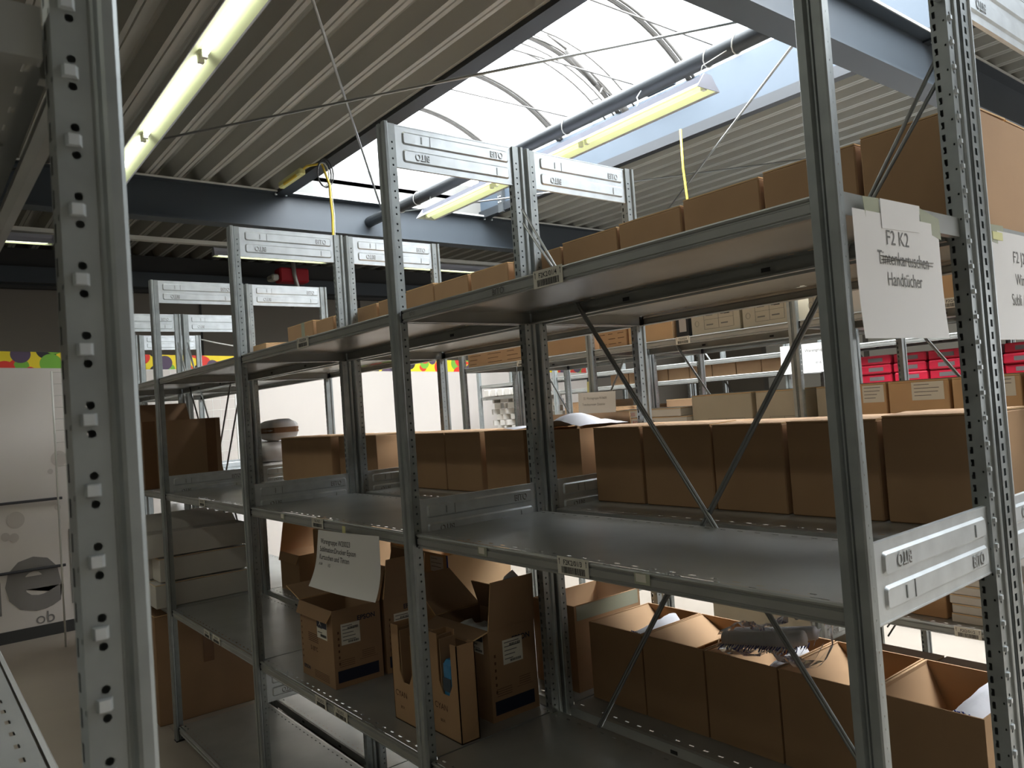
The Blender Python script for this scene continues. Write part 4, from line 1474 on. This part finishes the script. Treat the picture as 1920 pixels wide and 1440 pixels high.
for i, (yy, rr) in enumerate(((0.665, 0.024), (0.72, 0.022))):
    b = MB(); b.tube([(-0.79, yy, LV[1] + 0.272), (-0.66, yy, LV[1] + 0.290), (-0.55, yy + 0.01, LV[1] + 0.315)], [rr * 0.8, rr, rr * 0.8], 'cloth', 12)
    o = tag(b.obj('rolled_towel'), 'rolled white towel with blue fringe inside the clear plastic bag', 'towel', 'rolled towels in the clear bag')
    f = MB()
    for k in range(60):
        t = k / 59
        f.tube([(-0.79 + 0.24 * t, yy - rr, LV[1] + 0.262 + 0.035 * t), (-0.79 + 0.24 * t + rnd.uniform(-0.004, 0.004), yy - rr - 0.014, LV[1] + 0.254 + 0.035 * t + rnd.uniform(-0.008, 0.004))], 0.0014, 'cloth_blue' if k % 2 else 'cloth', 4)
    f.obj('fringe', o)

# ------------------------------------------------------------------ goods across the next aisle
Y2 = 2.045


def print_front(o, hx, hy, h, dense=True, seed=0, mm='ink_card'):
    b = MB()
    r = random.Random(seed)
    e = hy + 0.0006
    for i in range(int(h / 0.028)):
        z = 0.02 + i * 0.028
        for k in range(3):
            a = -hx + 2 * hx * (k + 0.1) / 3
            b.box(a, a + 2 * hx / 3 * r.uniform(0.3, 0.8), -e, -hy, z, z + 0.0035, mm)
    b.obj('printed_text', o)


o = carton('printed_carton', 'brown printed carton at the left end of the top shelf across the aisle', 'box', -3.885, -3.24, Y2, 2.40, LV[3], 0.20, 'card', kind='closed'); print_front(o, 0.3225, 0.1775, 0.2, seed=1)
carton('carton', 'plain brown carton left of the pale post on the top shelf across the aisle', 'box', -3.03, -2.66, Y2, 2.40, LV[3], 0.20, 'card')
o = carton('printed_carton', 'brown printed carton right of the pale post on the top shelf across the aisle', 'box', -2.575, -2.355, Y2, 2.38, LV[3], 0.20, 'card'); print_front(o, 0.11, 0.1675, 0.2, seed=2)
carton('carton', 'light tan carton in the middle of the top shelf across the next aisle', 'box', -2.34, -2.03, Y2, 2.40, LV[3], 0.20, 'card_tan')
b = MB(); b.box(-0.04, 0.04, -0.12, 0.12, 0, 0.2, 'black_plastic'); b.box(-0.02, 0.025, -0.1205, -0.12, 0.03, 0.16, 'grey_print_light')
o = b.obj('black_box'); o.location = (-1.975, 2.18, LV[3]); tag(o, 'narrow black box with a white symbol between tan and beige cartons', 'box')


def beige(x0, x1, y0, y1, z0, h, label, seed, m='card_beige'):
    o = carton('export_carton', label, 'box', x0, x1, y0, y1, z0, h, m, kind='closed')
    hx, hy = (x1 - x0) / 2, (y1 - y0) / 2
    b = MB()
    e = hy + 0.0006
    u0, u1, v0, v1 = -hx * 0.45, hx * 0.75, h * 0.12, h * 0.62
    for (a, c, p, q) in ((u0, u1, v0, v0 + 0.0015), (u0, u1, v1, v1 + 0.0015), (u0, u0 + 0.0015, v0, v1), (u1, u1 + 0.0015, v0, v1), ((u0 + u1) / 2, (u0 + u1) / 2 + 0.0015, v0, v1), (u0, u1, (v0 + v1) / 2, (v0 + v1) / 2 + 0.0015)):
        b.box(a, c, -e, -hy, p, q, 'ink_grey')
    r = random.Random(seed)
    for k in range(4):
        a = u0 + (u1 - u0) * (0.08 + 0.5 * (k % 2))
        z = v0 + (v1 - v0) * (0.2 + 0.5 * (k // 2))
        b.box(a, a + 0.04, -e, -hy, z, z + 0.006, 'ink_grey')
    b.box(u1 - 0.05, u1 - 0.02, -e, -hy, v1 - 0.03, v1 - 0.015, 'ink')
    ring = [(-hx * 0.75 + 0.012 * math.cos(a), -e, h * 0.3 + 0.014 * math.sin(a)) for a in [i * math.pi / 6 for i in range(13)]]
    b.tube(ring, 0.0008, 'ink_grey', 4)
    b.obj('printed_text', o)
    return o


beige(-1.905, -1.615, Y2, 2.42, LV[3], 0.19, 'beige carton with printed table, left one on the top shelf across the aisle', 1)
beige(-1.600, -1.345, Y2, 2.42, LV[3], 0.19, 'beige carton with printed table, right one on the top shelf across the aisle', 2)
beige(-1.255, -1.17, Y2, 2.30, LV[3], 0.20, 'narrow beige carton beside a white box on the top shelf across the aisle', 3)
carton('carton', 'white carton half hidden by the tall smooth post, top shelf across the aisle', 'box', -1.16, -0.95, Y2, 2.30, LV[3], 0.22, 'card_white')
carton('carton', 'tan carton right of the F2 K2 sign on the top shelf across the aisle', 'box', -0.80, -0.36, Y2, 2.40, LV[3], 0.22, 'card_tan')
for k in range(6):
    dx = (0.0, 0.012, -0.006, 0.004, 0.01, -0.03)[k]
    o = carton('flat_box', 'flat white box with red print, %s from the bottom of its stack' % ORD[k] if k < 5 else 'flat white box with red print on top of its stack', 'box',
               -2.48 + dx, -2.0 + dx, 2.06, 2.36, LV[2] + 0.045 * k, 0.044, 'card_white', 'flat white boxes in a stack')
    t = MB(); t.text('ROSS', (-0.14, -0.1507, 0.010), (1, 0, 0), (0, 0, 1), 0.026, 'ink_red'); t.text('SD', (-0.01, -0.1507, 0.010), (1, 0, 0), (0, 0, 1), 0.024, 'ink'); t.obj('printed_text', o)
beige(-1.985, -1.625, 2.10, 2.44, LV[2], 0.325, 'worn beige carton on the middle shelf across the aisle, left of the pair', 5)
beige(-1.60, -1.345, 2.10, 2.44, LV[2], 0.325, 'worn beige carton on the middle shelf across the aisle, right of the pair', 6)
beige(-1.285, -1.105, 2.10, 2.44, LV[2], 0.325, 'worn beige carton mostly hidden by the tall smooth post on the middle shelf', 7)
for i, (a, c) in enumerate(((-1.09, -0.972), (-0.962, -0.725), (-0.712, -0.475), (-0.462, -0.22))):
    o = carton('labelled_carton', ('tan carton with white label just right of the tall smooth post', 'tan carton with white label below the F2 K2 sign', 'tan carton with white label behind the perforated double post', 'tan carton with white label below the F2 J2 sign')[i], 'box',
               a, c, 2.10, 2.44, LV[2], 0.325, 'card_tan', 'tan labelled cartons across the aisle')
    hx = (c - a) / 2
    sticker(o, '-y', hx, 0.17, -hx * 0.2 if i else -hx * 0.7, hx * 0.85, 0.245, 0.318, lines=4, barcode=False, seed=i)
for i in range(4):
    a = -1.285 + 0.31 * i
    o = carton('labelled_carton', 'closed brown carton on the lowest shelf across the aisle, %s from left' % ORD[i], 'box', a, a + 0.30, 2.08, 2.46, LV[0], 0.35, 'card_dark', 'closed cartons on the lowest shelf across the aisle')
    sticker(o, '-y', 0.15, 0.19, 0.04, 0.12, 0.24, 0.31, lines=3, barcode=False, seed=20 + i)
carton('carton', 'brown carton on the lower shelf left of the flat white boxes', 'box', -1.20, -0.80, 2.09, 2.40, LV[1], 0.26, 'card')
for k in range(5):
    dx = (0, 0.004, -0.003, 0.002, -0.02)[k]
    o = carton('flat_box', 'flat white box on the lower shelf across the aisle, %s from bottom' % ORD[k], 'box', -0.775 + dx, -0.50 + dx, 2.07, 2.36, LV[1] + 0.037 * k, 0.036, 'card_white', 'flat white boxes above the lower label')
    sticker(o, '-y', 0.1375, 0.145, 0.0, 0.11, 0.010, 0.026, mm='card_beige', lines=1, barcode=False, seed=k)
beige(-1.95, -1.40, 2.10, 2.42, LV[0], 0.60, 'big worn beige carton standing low across the aisle behind the open lower cartons', 9)

# white tube cartons
rnd = random.Random(77)
b = MB(); b.bbox(-0.045, 0.045, -0.08, 0.08, -0.038, 0.038, 'card_white', 0.004); tube_me = b.mesh('tube_carton')
n = 0
for r_ in range(7):
    for c_ in range(9):
        x = -6.36 + 0.122 * c_ + (0.05 if r_ % 2 else 0)
        if x > -5.27:
            continue
        o = bpy.data.objects.new('tube_carton', tube_me)
        COL.objects.link(o)
        o.location = (x, 4.16 + rnd.uniform(0, 0.05), LV[2] + 0.040 + 0.0785 * r_ * 0.80)
        o.scale = (0.9, 0.75, 0.78)
        o.rotation_euler = (0, 0, 0.45 if (r_ + c_) % 2 else -0.45)
        tag(o, 'small white carton seen end on in the distant jumbled white stack', 'box', 'white tube cartons')
for i in range(8):
    o = bpy.data.objects.new('tube_carton', tube_me)
    COL.objects.link(o)
    o.location = (-6.34 + 0.125 * i, 4.09, 1.795 + 0.041)
    tag(o, 'small white carton on the shelf above the distant white stack', 'box', 'upper tube cartons')

# brown paper bundles, brown cartons and red packages on the distant rack
bm_ = MB()
for k in range(6):
    bm_.bbox(-0.15, 0.15, 0, 0.35, k * 0.011, k * 0.011 + 0.010, 'card', 0.002)
bundle = bm_.mesh('paper_bundle')
for (cx, rows) in ((-5.02, 5), (-4.70, 5), (-4.38, 4), (-3.78 - 0.35, 4)):
    for k in range(rows):
        o = bpy.data.objects.new('paper_bundle', bundle)
        COL.objects.link(o)
        o.location = (cx + rnd.uniform(-0.01, 0.01), 4.10, LV[2] + 0.0005 + 0.067 * k)
        tag(o, 'flat brown paper bundle in the distant brown stacks behind the handwritten sheet', 'bundle', 'brown paper bundles')
for i in range(8):
    a = -4.50 + 0.232 * i
    carton('carton', 'brown carton on the upper distant shelf, %s from the left' % ORD[i], 'box', a, a + 0.225, 4.10, 4.42, 1.795, 0.115, 'card_dark', 'upper distant cartons')
for i in range(5):
    a = -3.85 + 0.30 * i
    carton('carton', 'brown carton on the middle distant shelf, %s from the left' % ORD[i], 'box', a, a + 0.285, 4.10, 4.42, LV[2], 0.30, 'card_dark', 'middle distant cartons')
b = MB(); b.bbox(-0.105, 0.105, 0, 0.4, 0.0005, 0.062, 'red_pack', 0.008); b.box(-0.045, 0.055, -0.0008, 0, 0.018, 0.044, 'grey_pack')
red_me = b.mesh('red_package')
for c_ in range(7):
    for r_ in range(8):
        o = bpy.data.objects.new('red_package', red_me)
        COL.objects.link(o)
        o.location = (-2.22 + 0.222 * c_ + rnd.uniform(-0.006, 0.006), 4.10 + rnd.uniform(0, 0.03), LV[2] + 0.0635 * r_)
        tag(o, 'dark red package with a grey label in the distant red stacks', 'package', 'red packages')
